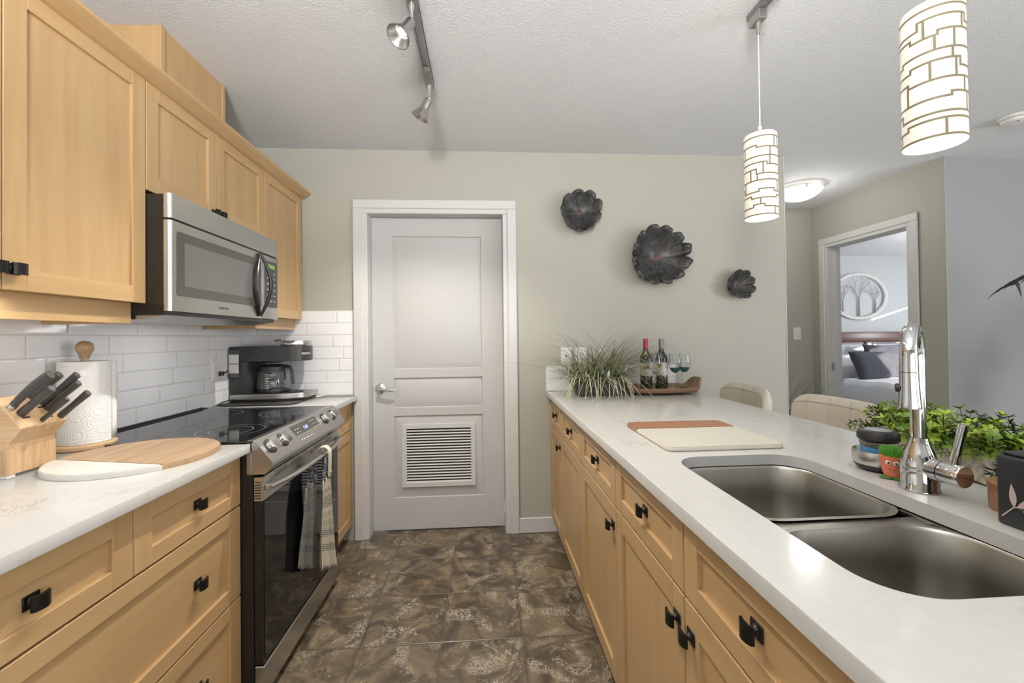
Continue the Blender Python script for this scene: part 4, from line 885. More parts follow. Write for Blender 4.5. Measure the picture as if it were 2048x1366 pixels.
def tray_set():
    cx, cyy = 1.085, 2.585
    t = thing('serving_tray', 'oval wooden tray with raised end handle holding wine bottles', 'tray', (cx, cyy, ZT))
    m = MB(); n = 72; a, b = .243, .150; zb = ZT
    def ring(ra, rb, z, lift):
        R = []
        for i in range(n):
            th = 2*pi*i/n; e = max(0, abs(cos(th))-.80)/.20; zz = z+lift*.052*e*e*(3-2*e) if lift else z; ex = 1+.04*e*lift
            sgn = lambda v: (1 if v >= 0 else -1); R.append(m.b.verts.new((cx+ra*ex*sgn(cos(th))*abs(cos(th))**.8, cyy+rb*sgn(sin(th))*abs(sin(th))**.8, zz)))
        return R
    rg = [ring(.13, .08, zb, 0), ring(.15, .09, zb+.010, 0), ring(.235, .138, zb+.012, 0), ring(a, b, zb+.026, 0), ring(a+.006, b+.004, zb+.042, 1), ring(a-.004, b-.006, zb+.042, 1), ring(a-.016, b-.014, zb+.026, 0), ring(a-.03, b-.026, zb+.020, 0)]
    m.face(rg[0][::-1])
    for A, B in zip(rg, rg[1:]):
        for i in range(n): m.face((A[i], A[(i+1) % n], B[(i+1) % n], B[i]))
    m.face(rg[-1]); bmesh.ops.recalc_face_normals(m.b, faces=m.b.faces[:]); build('tray_body', m, 'tray_wood', t, None, 50)
    zb += .0205
    def bottle(x, y, foil, label, extra):
        t = thing('wine_bottle', label, 'wine bottle', (x, y, zb), 'wine bottles on the tray')
        m = MB(); m.lathe([(0, 0), (.034, 0), (.037, .004), (.037, .185), (.034, .205), (.020, .228), (.0145, .245), (.0138, .312), (0, .312)], (x, y, zb), 36); build('glass', m, 'bottle_glass', t)
        m = MB(); m.lathe([(.0148, .252), (.0150, .312), (.0135, .316), (0, .316)], (x, y, zb), 24); build('foil_capsule', m, foil, t)
        m = MB(); m.lathe([(.0374, .085), (.0374, .165)], (x, y, zb), 36); lb = build('label', m, 'label_cream', t)
        def patch(z0, z1, a0, a1, rr, mat, nm):
            m = MB(); V = [[m.b.verts.new((x+rr*cos(a0+(a1-a0)*i/8), y+rr*sin(a0+(a1-a0)*i/8), zb+z)) for z in (z0, z1)] for i in range(9)]
            for i in range(8): m.face((V[i][0], V[i+1][0], V[i+1][1], V[i][1]))
            build(nm, m, mat, lb)
        front = math.atan2(-y, -x)
        if extra == 'red':
            patch(.128, .146, front-.45, front+.45, .0377, 'label_red', 'red_emblem')
            m = MB(); V = [m.b.verts.new((x+r_*cos(front+s_), y+r_*sin(front+s_), zb+z)) for r_, s_, z in ((.0155, 0, .245), (.031, .45, .213), (.037, 0, .19), (.031, -.45, .213))]; m.face(V); build('neck_label', m, 'label_gold', t)
        else:
            patch(.090, .096, front-1.2, front+1.2, .0377, 'soft_print', 'label_band'); patch(.132, .158, front-.5, front+.1, .0377, 'label_gold', 'gold_emblem')
            m = MB(); m.tube([(x+.0155, y, zb+.295), (x+.028, y-.004, zb+.285), (x+.033, y-.006, zb+.262), (x+.028, y-.006, zb+.248), (x+.024, y-.006, zb+.262)], .0012, 6); build('neck_cord', m, 'gray_foil', t)
    bottle(1.021, 2.625, 'red_foil', 'dark wine bottle with red foil neck', 'red'); bottle(1.122, 2.625, 'gray_foil', 'dark wine bottle with grey foil neck', 'gray')
    def glass(x, y, s, bowlmat, label):
        t = thing('wine_glass', label, 'wine glass', (x, y, zb), 'stemmed wine glasses on the tray')
        m = MB(); m.lathe([(0, .001), (.034*s, .001), (.032*s, .003), (.010*s, .006), (.0038*s, .012), (.0034*s, .085), (.005*s, .098), (0, .099)], (x, y, zb), 28); build('stem', m, 'clear_glass', t)
        h0 = .100; prof = [(.004, 0), (.020, .008), (.034, .030), (.0395, .055), (.038, .085), (.032, .122), (.0308, .122), (.0366, .085), (.0380, .056), (.0326, .031), (.0190, .0105), (0, .004)]
        m = MB(); m.lathe([(r*s, h0+h*s) for r, h in prof], (x, y, zb), 36); build('bowl', m, 'clear_glass', t)
        if bowlmat:
            m = MB(); m.lathe([(0, h0-.001), (.0200*s, h0+.0075*s), (.0300*s, h0+.0220*s), (.0345*s, h0+.0300*s), (.0335*s, h0+.0300*s), (.0290*s, h0+.0220*s), (.0185*s, h0+.0100*s), (0, h0+.003*s)], (x, y, zb), 36); build('tinted_base', m, 'teal_glass', t)
    glass(1.040, 2.525, 1.05, None, 'clear wine glass standing in front of the red-necked bottle')
    glass(1.192, 2.585, 1.0, True, 'wine glass with teal base, left of the two teal ones'); glass(1.268, 2.62, 1.0, True, 'wine glass with teal base at the right end by the tray handle')
tray_set()

def rect_board():
    t = thing('cutting_board', 'rectangular cream marble cutting board with walnut end strip by the sink', 'cutting board', (.74, 1.46, ZT))
    def slab(nm, mt, poly):
        m = MB(); m.prism(poly, 'z', ZT, ZT+.014); es = [e for e in m.b.edges if abs(e.verts[0].co.z-e.verts[1].co.z) < 1e-6]
        bmesh.ops.bevel(m.b, geom=es, offset=.0035, segments=2, affect='EDGES'); build(nm, m, mt, t, None, 40)
    P = rrect(.557, .935, 1.265, 1.655, .022, 5); y = 1.532
    slab('marble_slab', 'cream_marble', [p for p in P if p[1] < y-.1][0:0]+[(.557, y), (.557, y)][0:1]+[p for p in P if p[1] < 1.4]+[(.935, y)])
    slab('walnut_strip', 'walnut_x', [(.935, y+.0004)]+[p for p in P if p[1] > 1.6]+[(.557, y+.0004)])
rect_board()

def faucet():
    c = Vector((.984, .905, ZT))
    t = thing('kitchen_faucet', 'tall chrome pull-down faucet behind the double sink', 'faucet', c)
    m = MB(); m.lathe([(0, 0), (.0365, 0), (.0365, .004), (.034, .008), (.034, .050), (.032, .068), (.0265, .086), (.020, .102), (.0175, .112), (.0165, .118)], c, 48); build('base_body', m, 'chrome', t, None, 60)
    d = Vector((-.80, -.60, 0)).normalized(); R = .062; top = .302
    m = MB(); P = [c+Vector((0, 0, .116)), c+Vector((0, 0, .16)), c+Vector((0, 0, top-.02))]
    for i in range(15):
        a = pi*i/14; P.append(c+d*(R-R*cos(a))+Vector((0, 0, top+R*sin(a))))
    P.append(c+d*2*R+Vector((0, 0, top-.005)))
    m.tube(P, .0145, 20); build('spout', m, 'chrome', t, None, 60)
    e = c+d*2*R
    m = MB(); m.lathe([(.0145, top+.018), (.0152, top+.012), (.0155, top-.028)], e, 28); build('spout_collar', m, 'chrome', t, None, 60)
    m = MB(); m.lathe([(.0157, top-.029), (.016, top-.050), (.0175, top-.080), (.0192, top-.100), (.0190, top-.104), (.015, top-.105), (0, top-.103)], e, 32); sp = build('spray_head', m, 'chrome', t, None, 60)
    sd = Vector((-.70, .714, 0)); b = e+sd*.0165+Vector((0, 0, top-.062)); m = MB()
    m.lathe([(.009, -.002), (.009, .004), (.007, .006), (0, .006)], b, 14, sd, 1, 1); build('spray_button', m, 'black_plastic', sp)
    h0 = c+Vector((.002, -.006, .054)); hd = Vector((.06, -1, .0)).normalized()
    m = MB(); m.lathe([(.030, -.01), (.026, .012), (.0232, .024), (.0225, .040)], h0, 32, hd); build('handle_neck', m, 'chrome', t, None, 60)
    m = MB(); m.lathe([(.0210, .040), (.0210, .0425)], h0, 32, hd); build('handle_gap', m, 'black_plastic', t)
    m = MB(); m.lathe([(0, .0425), (.0232, .0425), (.0232, .078), (.0215, .081), (0, .081)], h0, 32, hd); hb = build('handle_hub', m, 'chrome', t, None, 40)
    p = h0+hd*.061; m = MB(); m.cyl(p+Vector((0, 0, .018)), p+Vector((.010, -.012, .108)), .0080, .0084, 20); build('lever', m, 'chrome', hb, None, 40)
faucet()

def sink_things():
    c = Vector((1.026, 1.048, ZT))
    t = thing('soap_dispenser', 'round steel and black soap pump dish with blue liquid left of the faucet', 'soap dispenser', c)
    m = MB(); m.lathe([(0, 0), (.038, 0), (.048, .006), (.0535, .016), (.0535, .017)], c, 40); build('base', m, 'black_plastic', t)
    m = MB(); m.lathe([(.0535, .017), (.0555, .022), (.0555, .046), (.054, .050), (.052, .050), (.050, .046), (.040, .040), (0, .040)], c, 40); build('steel_ring', m, 'steel', t)
    m = MB(); m.lathe([(0, .041), (.036, .041), (.0375, .046), (.037, .060), (0, .060)], c, 32); build('liquid', m, 'blue_liquid', t)
    m = MB(); m.lathe([(.038, .0605), (.039, .066), (.0405, .075), (0, .075)], c, 32); build('clear_bottle', m, 'smoke_clear', t)
    m = MB(); m.lathe([(0, .0755), (.041, .0755), (.0445, .080), (.0445, .092), (.041, .101), (.032, .104), (.030, .102), (0, .102)], c, 36); build('pump_cap', m, 'black_plastic', t)
    m = MB(); m.lathe([(0, .1024), (.029, .1024), (.029, .1034), (0, .1034)], c, 28); build('cap_disc', m, 'satin_chrome', t)
    c = Vector((.998, .980, ZT))
    t = thing('dish_brush', 'little orange smiling pot brush with green bristles by the faucet', 'brush', c)
    m = MB(); m.lathe([(0, .006), (.0185, .006), (.0215, .016), (.0245, .034), (.0265, .052), (.0270, .056), (.0235, .056), (.0225, .050), (0, .050)], c, 28); build('pot', m, 'terracotta', t)
    m = MB(); rnd = random.Random(4)
    for i in range(150):
        r = .021*sqrt(rnd.random()); a = rnd.uniform(0, 2*pi); p = c+Vector((r*cos(a), r*sin(a), .050)); q = p+Vector((r*cos(a)*.35, r*sin(a)*.35, rnd.uniform(.020, .027))); m.cyl(p, q, .0012, .0009, 5)
    build('bristles', m, 'bristle_green', t, None, 0)
    f = Vector((-.74, -.67, 0)).normalized(); s = Vector((.67, -.74, 0)).normalized()*1
    for k in (-1, 1):
        m = MB(); m.lathe([(0, 0), (.012, 0), (.013, .003), (.010, .006), (0, .007)], c+f*.009+s*.0115*k, 16, None, 1.25, 1); build('foot', m, 'foot_green', t)
    for k in (-.0085, .0055):
        p = c+f*.0238+s*k+Vector((0, 0, .0415)); p -= f*(abs(k)*.15)
        m = MB(); m.lathe([(.0058, 0), (.0054, .002), (.0030, .0038), (0, .0042)], p, 14, f); ey = build('eye', m, 'white_plastic', t)
        m = MB(); m.lathe([(.0028, .0039), (.0018, .0050), (0, .0053)], p+s*.0008, 10, f); build('pupil', m, 'black_plastic', ey)
    m = MB(); P = []
    for i in range(11):
        a = -1+i/5; off = -.0015+.0105*a; R_ = .0228; P.append(c+f*sqrt(max(R_*R_-off*off, 0))+s*off+Vector((0, 0, .0235+.0055*a*a)))
    m.tube(P, .0007, 6); build('smile', m, 'black_plastic', t)
    # wooden jar
    c = Vector((1.042, .775, ZT))
    t = thing('wooden_jar', 'small brown wooden jar between the leafy planter and the black box', 'jar', c)
    m = MB(); m.lathe([(0, 0), (.033, 0), (.035, .004), (.036, .046), (0, .046)], c, 36); build('body', m, 'jar_wood', t)
    m = MB(); m.lathe([(0, .0465), (.0370, .0465), (.0375, .049), (.0375, .054), (.035, .057), (0, .057)], c, 36); l = build('lid', m, 'jar_wood', t)
    m = MB(); m.lathe([(0, .0572), (.007, .0572), (.008, .060), (.008, .066), (0, .067)], c+Vector((-.012, -.004, 0)), 16); build('knob', m, 'white_plastic', l)
    # black canister
    x0, y1 = .953, .737; w = .128
    t = thing('square_canister', 'black square canister with a pale leaf sprig at the right edge of the counter', 'canister', (x0+w/2, y1-w/2, ZT))
    m = MB(); m.box(x0, x0+w, y1-w, y1, ZT, ZT+.128, .006, 3); build('box', m, 'black_box', t, None, 40)
    m = MB(); m.box(x0+.006, x0+w-.006, y1-w+.006, y1-.006, ZT+.1285, ZT+.1345, .002); l = build('lid', m, 'black_box', t)
    m = MB(); m.lathe([(0, .1345), (.016, .1345), (.018, .139), (.018, .148), (0, .150)], (x0+w/2, y1-w/2, ZT), 20); build('knob', m, 'black_plastic', l)
    m = MB(); X = x0-.0006
    def leaf(y, z, ang, L, wd):
        P = []
        for i in range(9):
            s_ = i/8; P.append((L*s_, wd*sin(pi*s_**.8)))
        P = P+[(a, -b) for a, b in P[::-1][1:-1]]
        m.face([m.b.verts.new((X, y-a*cos(ang)+b*sin(ang), z+a*sin(ang)+b*cos(ang))) for a, b in P])
    ym = y1-.028; zm = ZT+.038
    m.tube([(X, y1-.010, ZT+.016), (X, ym, zm), (X, ym-.045, zm+.012), (X, ym-.08, zm-.006)], .0012, 5)
    for a, L, wd, o in ((95, .042, .0055, 0), (40, .050, .0055, .004), (5, .052, .006, .006), (-35, .046, .0055, .01), (75, .034, .005, .03), (20, .036, .005, .04), (-15, .030, .005, .05)): leaf(ym-o, zm+o*.2, radians(a), L, wd)
    build('leaf_emblem', m, 'emblem', t, None, 0)
sink_things()

def boxwood():
    rnd = random.Random(11); A = Vector((1.20, 1.235, 0)); B = Vector((1.118, .66, 0)); ax = (B-A).normalized(); L = (B-A).length; nx = Vector((-ax.y, ax.x, 0)); nx = nx if nx.x > 0 else -nx
    t = thing('leafy_planter', 'long birch bark planter filled with lime green artificial leaves', 'plant', A+ax*L/2+nx*.055+Vector((0, 0, ZT)))
    m = MB(); W = .11; H = .070
    def P(u, w, z): return A+ax*u+nx*w+Vector((0, 0, ZT+z))
    def nz(u, w): return .003*sin(u*70)+.002*sin(u*31+w*40)
    n = 30
    for w0, w1 in ((0, .012), (W-.012, W)):
        V = [[m.b.verts.new(P(L*i/n, w, z)+nx*nz(L*i/n, z)) for w, z in ((w0, .003), (w1, .003), (w1, H+.004*sin(i)), (w0, H+.004*sin(i)))] for i in range(n+1)]
        for i in range(n):
            for k in range(4): m.face((V[i][k], V[i][(k+1) % 4], V[i+1][(k+1) % 4], V[i+1][k]))
        m.face(V[0]); m.face(V[-1][::-1])
    for u0, u1 in ((0, .012), (L-.012, L)):
        c = [m.b.verts.new(P(u, w, z)) for u, w, z in ((u0, 0, .003), (u1, 0, .003), (u1, W, .003), (u0, W, .003), (u0, 0, H), (u1, 0, H), (u1, W, H), (u0, W, H))]
        for q in ((0, 1, 2, 3), (4, 7, 6, 5), (0, 4, 5, 1), (1, 5, 6, 2), (2, 6, 7, 3), (3, 7, 4, 0)): m.face([c[i] for i in q])
    bmesh.ops.recalc_face_normals(m.b, faces=m.b.faces[:]); build('planter_box', m, 'birch_bark', t, None, 40)
    m = MB(); c = [m.b.verts.new(P(u, w, z)) for z in (0, .003) for u, w in ((.004, -.003), (L-.004, -.003), (L-.004, W+.003), (.004, W+.003))]
    for q in ((0, 1, 2, 3), (4, 7, 6, 5), (0, 4, 5, 1), (1, 5, 6, 2), (2, 6, 7, 3), (3, 7, 4, 0)): m.face([c[i] for i in q])
    build('base_strip', m, 'black_plastic', t)
    m = MB(); c = [m.b.verts.new(P(u, w, H-.012)) for u, w in ((.012, .012), (L-.012, .012), (L-.012, W-.012), (.012, W-.012))]; m.face(c); build('soil', m, 'soil', t)
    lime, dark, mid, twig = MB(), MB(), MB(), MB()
    def leaf(mb, p, d, up, Lf, w):
        d = d.normalized(); s = d.cross(up).normalized(); u2 = s.cross(d)
        pts = []
        for k, (a, b, c_) in enumerate(((0, 0, 0), (.35, .85, .06), (.78, .85, .02), (1, 0, -.07), (.78, -.85, .02), (.35, -.85, .06))): pts.append(mb.b.verts.new(p+d*a*Lf+s*b*w+u2*c_*Lf))
        m1 = mb.b.verts.new(p+d*.4*Lf-u2*.04*Lf); m2 = mb.b.verts.new(p+d*.72*Lf-u2*.05*Lf)
        for q in ((pts[0], pts[1], m1), (pts[1], pts[2], m2, m1), (pts[2], pts[3], m2), (pts[3], pts[4], m2), (pts[4], pts[5], m1, m2), (pts[5], pts[0], m1)): mb.face(q)
    for i in range(280):
        u = rnd.uniform(-.01, L-.01); w = rnd.uniform(.005, W+.0); base = P(max(.012, min(u, L-.015)), max(.015, min(w, W-.015)), H-.012)
        tz = rnd.uniform(.45, 1.0); front = rnd.random() < .22
        d = Vector((rnd.uniform(-.55, .55), rnd.uniform(-.5, .5), tz))
        if front: d = -nx*rnd.uniform(.5, 1.1)+ax*rnd.uniform(-.5, .5)+Vector((0, 0, rnd.uniform(.1, .8)))
        if u < .05: d += -ax*rnd.uniform(.2, .8)
        d.normalize(); Ls = rnd.uniform(.045, .090)*(1.25 if (not front and rnd.random() < .22) else 1)
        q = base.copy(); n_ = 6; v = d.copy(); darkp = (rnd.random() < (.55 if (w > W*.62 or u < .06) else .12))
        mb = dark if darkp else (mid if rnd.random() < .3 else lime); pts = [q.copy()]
        for k in range(n_):
            q = q+v*Ls/n_; v = (v+Vector((rnd.uniform(-.15, .15), rnd.uniform(-.15, .15), .02 if not front else -.14))).normalized(); pts.append(q.copy())
            if k >= 1:
                a0 = rnd.uniform(0, pi)
                for kk in range(3 if k < n_-1 else 5):
                    a = a0+kk*2*pi/(3 if k < n_-1 else 5); s1 = v.orthogonal().normalized(); s2 = v.cross(s1); o_ = s1*cos(a)+s2*sin(a)
                    leaf(mb, q, o_+v*rnd.uniform(.35, .9), v, rnd.uniform(.014, .020), rnd.uniform(.0038, .0054) if not darkp else .0032)
        twig.tube(pts, .0009, 4, False)
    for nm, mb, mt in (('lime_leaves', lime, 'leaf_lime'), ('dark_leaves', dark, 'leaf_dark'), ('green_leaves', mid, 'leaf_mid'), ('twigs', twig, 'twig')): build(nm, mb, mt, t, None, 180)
boxwood()

# ------------------------------------------------------------------ stools
def stool(px, py, rot, label, w=.47, ztop=.985):
    t = thing('bar_stool', label, 'bar stool', (0, 0, 0), 'cream leather bar stools')
    # local: backrest at +x, sitter faces -x
    m = MB(); H0, H1 = .66, ztop; th = .055; nu, nv = 24, 10
    def pt(u, v, side):
        y = (u-.5)*w; k = (2*u-1); cr = 1-abs(k)**9*.12; z = H0+(H1-H0)*v*cr if v > .5 else H0+(H1-H0)*v
        x = .20-.055*k*k+.02*v; bul = max(.02, 1-(2*v-1)**14)
        return Vector((x+side*th/2*bul**.5, y, z))
    F = [[m.b.verts.new(pt(i/nu, j/nv, -1)) for j in range(nv+1)] for i in range(nu+1)]; K = [[m.b.verts.new(pt(i/nu, j/nv, 1)) for j in range(nv+1)] for i in range(nu+1)]
    for G, r in ((F, 0), (K, 1)):
        for i in range(nu):
            for j in range(nv): q = (G[i][j], G[i][j+1], G[i+1][j+1], G[i+1][j]); m.face(q if not r else q[::-1])
    for i in range(nu): m.face((F[i][nv], K[i][nv], K[i+1][nv], F[i+1][nv])); m.face((F[i][0], F[i+1][0], K[i+1][0], K[i][0]))
    for j in range(nv): m.face((F[0][j], K[0][j], K[0][j+1], F[0][j+1])); m.face((F[nu][j], F[nu][j+1], K[nu][j+1], K[nu][j]))
    bmesh.ops.remove_doubles(m.b, verts=m.b.verts[:], dist=1e-4); bmesh.ops.recalc_face_normals(m.b, faces=m.b.faces[:]); bk = build('backrest', m, 'leather', t, None, 80); subd(bk)
    m = MB()
    for side in (-1, 1):
        for u in (.17, .39, .61, .83):
            P = [pt(u, v, side*1.04) for v in [.03+.94*i/10 for i in range(11)]]; m.tube(P, .0022, 6)
        P = [pt(.03+.94*i/24, .90, side*1.03) for i in range(25)]; m.tube(P, .0018, 6)
    build('stitching', m, 'leather_seam', bk)
    m = MB(); m.prism(rrect(-.21, .21, -w*.46, w*.46, .06, 6), 'z', .62, .70); bmesh.ops.bevel(m.b, geom=[e for e in m.b.edges if abs(e.verts[0].co.z-e.verts[1].co.z) < 1e-6], offset=.015, segments=3, affect='EDGES'); build('seat', m, 'leather', t, None, 50)
    m = MB(); m.cyl((0, 0, .02), (0, 0, .62), .028, .022); build('pole', m, 'chrome', t)
    m = MB(); m.lathe([(0, 0), (.205, 0), (.205, .006), (.06, .022), (0, .024)], (0, 0, 0), 40); build('base', m, 'chrome', t)
    m = MB(); P = [(-.02+.0, 0, .30)]+[(-.10+.10*cos(a)*-1, .13*sin(a), .30) for a in [pi*i/10-pi/2 for i in range(11)]]; m.tube(P[1:], .009, 8); m.cyl((0, 0, .30), (0, -.13, .30), .008); m.cyl((0, 0, .30), (0, .13, .30), .008); build('footrest', m, 'chrome', t)
    t.location = (px, py, 0); t.rotation_euler = (0, 0, rot); return t
stool(1.31, 2.345, radians(-4), 'cream leather bar stool nearest the beige wall')
stool(1.37, 1.765, radians(2), 'cream leather bar stool in front of the bedroom doorway')
stool(1.585, 1.03, radians(-58), 'cream leather bar stool behind the leafy planter, turned sideways', .40, .995)

# ------------------------------------------------------------------ lamps
def pendant(x, y, z0, z1, seed, label, track_y):
    rnd = random.Random(seed); R = .0545
    t = thing('pendant_lamp', label, 'pendant lamp', (x, y, z0), 'glass cylinder pendants over the peninsula')
    m = MB(); m.lathe([(R, z0), (R, z1), (R*.97, z1+.004), (R*.3, z1+.006)], (x, y, 0), 64); sh = build('lamp_shade', m, 'shade_glass', t, None, 60)
    m = MB(); m.lathe([(R, z0), (R-.003, z0), (R-.003, z1-.002)], (x, y, 0), 64)
    m.lathe([(0, z0+.03), (R-.004, z0+.03)], (x, y, 0), 48); build('shade_lining', m, 'shade_inner', sh, None, 60)
    # maze of line strips
    m = MB(); r = R+.0005; lw = .0050
    def hline(a0, a1, z):
        k = max(2, int(abs(a1-a0)/.12)); V = [[m.b.verts.new((x+r*cos(a0+(a1-a0)*i/k), y+r*sin(a0+(a1-a0)*i/k), z+s*lw)) for s in (-.5, .5)] for i in range(k+1)]
        for i in range(k): m.face((V[i][0], V[i+1][0], V[i+1][1], V[i][1]))
    def vline(a, za, zb):
        h = lw/2/r; za, zb = min(za, zb)-lw/2, max(za, zb)+lw/2; m.face([m.b.verts.new((x+r*cos(q), y+r*sin(q), z)) for q, z in ((a-h, za), (a+h, za), (a+h, zb), (a-h, zb))])
    H = z1-z0; zs = [z0+.003]+[z0+H*(i+.95)/9.4 for i in range(8)]+[z1-.016]
    prev = None
    for i, z in enumerate(zs):
        flat = i in (0, len(zs)-1); n = 1 if flat else rnd.choice((4, 5, 6)); st = rnd.uniform(0, 1); an = [st+2*pi*k/n+rnd.uniform(-.25, .25)*(0 if flat else 1) for k in range(n)]; an.append(an[0]+2*pi)
        hs = [z+(0 if flat else rnd.choice((-.009, 0, .009))) for k in range(n)]; hs.append(hs[0])
        for k in range(n):
            hline(an[k], an[k+1], hs[k])
            if abs(hs[k]-hs[(k+1) % n]) > 1e-4: vline(an[k+1], hs[k], hs[(k+1) % n])
        if prev:
            for _ in range(rnd.choice((3, 4))):
                a = rnd.uniform(0, 2*pi)
                def hat(an_, hs_, a_):
                    a_ = an_[0]+((a_-an_[0]) % (2*pi))
                    for q in range(len(an_)-1):
                        if an_[q] <= a_ <= an_[q+1]: return hs_[q]
                    return hs_[0]
                vline(a, hat(*prev, a), hat(an, hs, a))
        prev = (an, hs)
    build('line_pattern', m, 'shade_line', sh, None, 0)
    m = MB(); m.lathe([(0, z1+.006), (.010, z1+.006), (.010, z1+.03), (.004, z1+.04)], (x, y, 0), 16); build('cap', m, 'nickel', t)
    m = MB(); m.cyl((x, y, z1+.03), (x, y, 2.40), .0018, seg=8); build('cord', m, 'white_plastic', t)
    m = MB(); m.box(x-.016, x+.016, y-.032, y+.032, 2.425, 2.462, .003); m.lathe([(0, 2.385), (.006, 2.385), (.010, 2.425)], (x, y, 0), 16); build('track_adapter', m, 'nickel', t)
    point('pendant_bulb', (x, y, z0-.03), 2.2, WARM, .045)
    point('pendant_bulb', (x, y, z1+.06), 1.4, WARM, .03)
pendant(1.03, 1.50, 1.699, 2.0, 21, 'smaller-looking patterned glass pendant lamp, further from the viewer', 1.5)
pendant(1.03, .897, 1.697, 2.0, 33, 'larger-looking patterned glass pendant lamp at the upper right, nearest the viewer', .9)
m = MB(); m.box(1.014, 1.046, .2, 1.545, 2.462, 2.4835, .002); tag(build('ceiling_track', m, 'track_nickel', None, (1.03, .9, 2.4835)), 'grey ceiling track that the two pendant lamps hang from', 'track')
def track_light():
    X = -.24
    t = thing('track_light', 'brushed metal ceiling track with small cone spotlights above the aisle', 'track light', (X, 1.2, ZC))
    m = MB(); m.box(X-.018, X+.018, .25, 2.012, 2.468, 2.4835, .001); m.box(X-.018, X-.011, .25, 2.012, 2.458, 2.4835); m.box(X+.011, X+.018, .25, 2.012, 2.458, 2.4835); build('rail', m, 'track_nickel', t)
    heads = [(1.50, Vector((-.40, -.34, -.80)), 1), (1.985, Vector((-.47, .10, -.86)), 1), (.95, Vector((-.5, .05, -.85)), 0)]
    for y, d, vis in heads:
        d.normalize(); m = MB(); m.box(X-.019, X+.019, y-.11, y+.035, 2.448, 2.470, .004); ad = build('track_adapter', m, 'track_nickel', t)
        m = MB(); m.lathe([(.011, 2.448), (.009, 2.43), (.006, 2.42), (.0055, 2.385), (0, 2.383)], (X, y, 0), 16); j = Vector((X, y, 2.386)); m.lathe([(0, -.008), (.0065, -.006), (.008, 0), (.0065, .006), (0, .008)], j, 12, (1, 0, 0)); build('stem', m, 'satin_chrome', ad)
        m = MB(); m.lathe([(0, 0), (.0165, .001), (.018, .004), (.0185, .042), (.022, .054), (.040, .088), (.0425, .094), (.0400, .094), (.020, .056), (0, .056)], j+d*.004, 32, d); hd = build('lamp_head', m, 'nickel', ad, None, 40)
        m = MB(); m.lathe([(0, .064), (.014, .063), (.0165, .058)], j+d*.004, 24, d); build('bulb', m, 'bulb_glow', hd)
        spot('track_spot', j+d*.105, Vector((-.05, d.y*.3, -.98)), (96 if y > 1.9 else 46) if vis else 4, 125, .7, WARM, .014)
track_light()
def ceiling_items():
    c = Vector((2.62, 3.34, ZC)); t = thing('flush_ceiling_light', 'round frosted flush ceiling light in the hallway', 'ceiling light', c)
    m = MB(); m.lathe([(0, -.001), (.10, -.001), (.10, -.03), (.11, -.035)], c, 40); build('canopy', m, 'white_paint', t)
    m = MB(); m.lathe([(.165, -.030), (.168, -.036), (.150, -.060), (.11, -.088), (.06, -.106), (0, -.113)], c, 48); build('glass_dome', m, 'dome_glow', t, None, 70)
    for a in (250, 130, 10):
        m = MB(); p = c+Vector((.160*cos(radians(a)), .160*sin(radians(a)), -.036)); m.box(p.x-.008, p.x+.008, p.y-.008, p.y+.008, p.z-.012, p.z+.012, .002); build('clip', m, 'satin_chrome', t)
    point('hall_bulb', c+Vector((0, 0, -.15)), 9, (1, .97, .92), .08)
    c = Vector((3.02, 2.20, ZC)); t = thing('smoke_detector', 'round white smoke detector on the ceiling at the far right', 'smoke detector', c)
    m = MB(); m.lathe([(0, -.0005), (.072, -.0005), (.070, -.014), (.060, -.018), (.056, -.030), (.045, -.035), (0, -.036)], c, 40); build('housing', m, 'white_plastic', t)
    m = MB(); m.lathe([(.0665, -.0165), (.0645, -.0175)], c, 40); m.cyl(c+Vector((-.02, -.03, -.034)), c+Vector((-.02, -.03, -.038)), .006, seg=14); build('test_button', m, 'soft_print', t)
ceiling_items()

def added_lamp_stand():  # lamp body added behind the camera to carry the ceiling fill
    x, y = -.24, -.62
    t = thing('added_floor_lamp', 'added unseen uplight lamp behind the viewer, brightening the ceiling', 'floor lamp', (x, y, 0))
    m = MB(); m.lathe([(0, 0), (.13, 0), (.13, .012), (.02, .03), (0, .03)], (x, y, 0), 32); build('base', m, 'nickel', t)
    m = MB(); m.cyl((x, y, .03), (x, y, 1.68), .012); build('pole', m, 'nickel', t)
    m = MB(); m.lathe([(.012, 1.67), (.06, 1.69), (.13, 1.75), (.15, 1.79), (.147, 1.79), (.127, 1.753), (.058, 1.695), (0, 1.69)], (x, y, 0), 36); build('added_lamp_bowl', m, 'nickel', t)
added_lamp_stand()

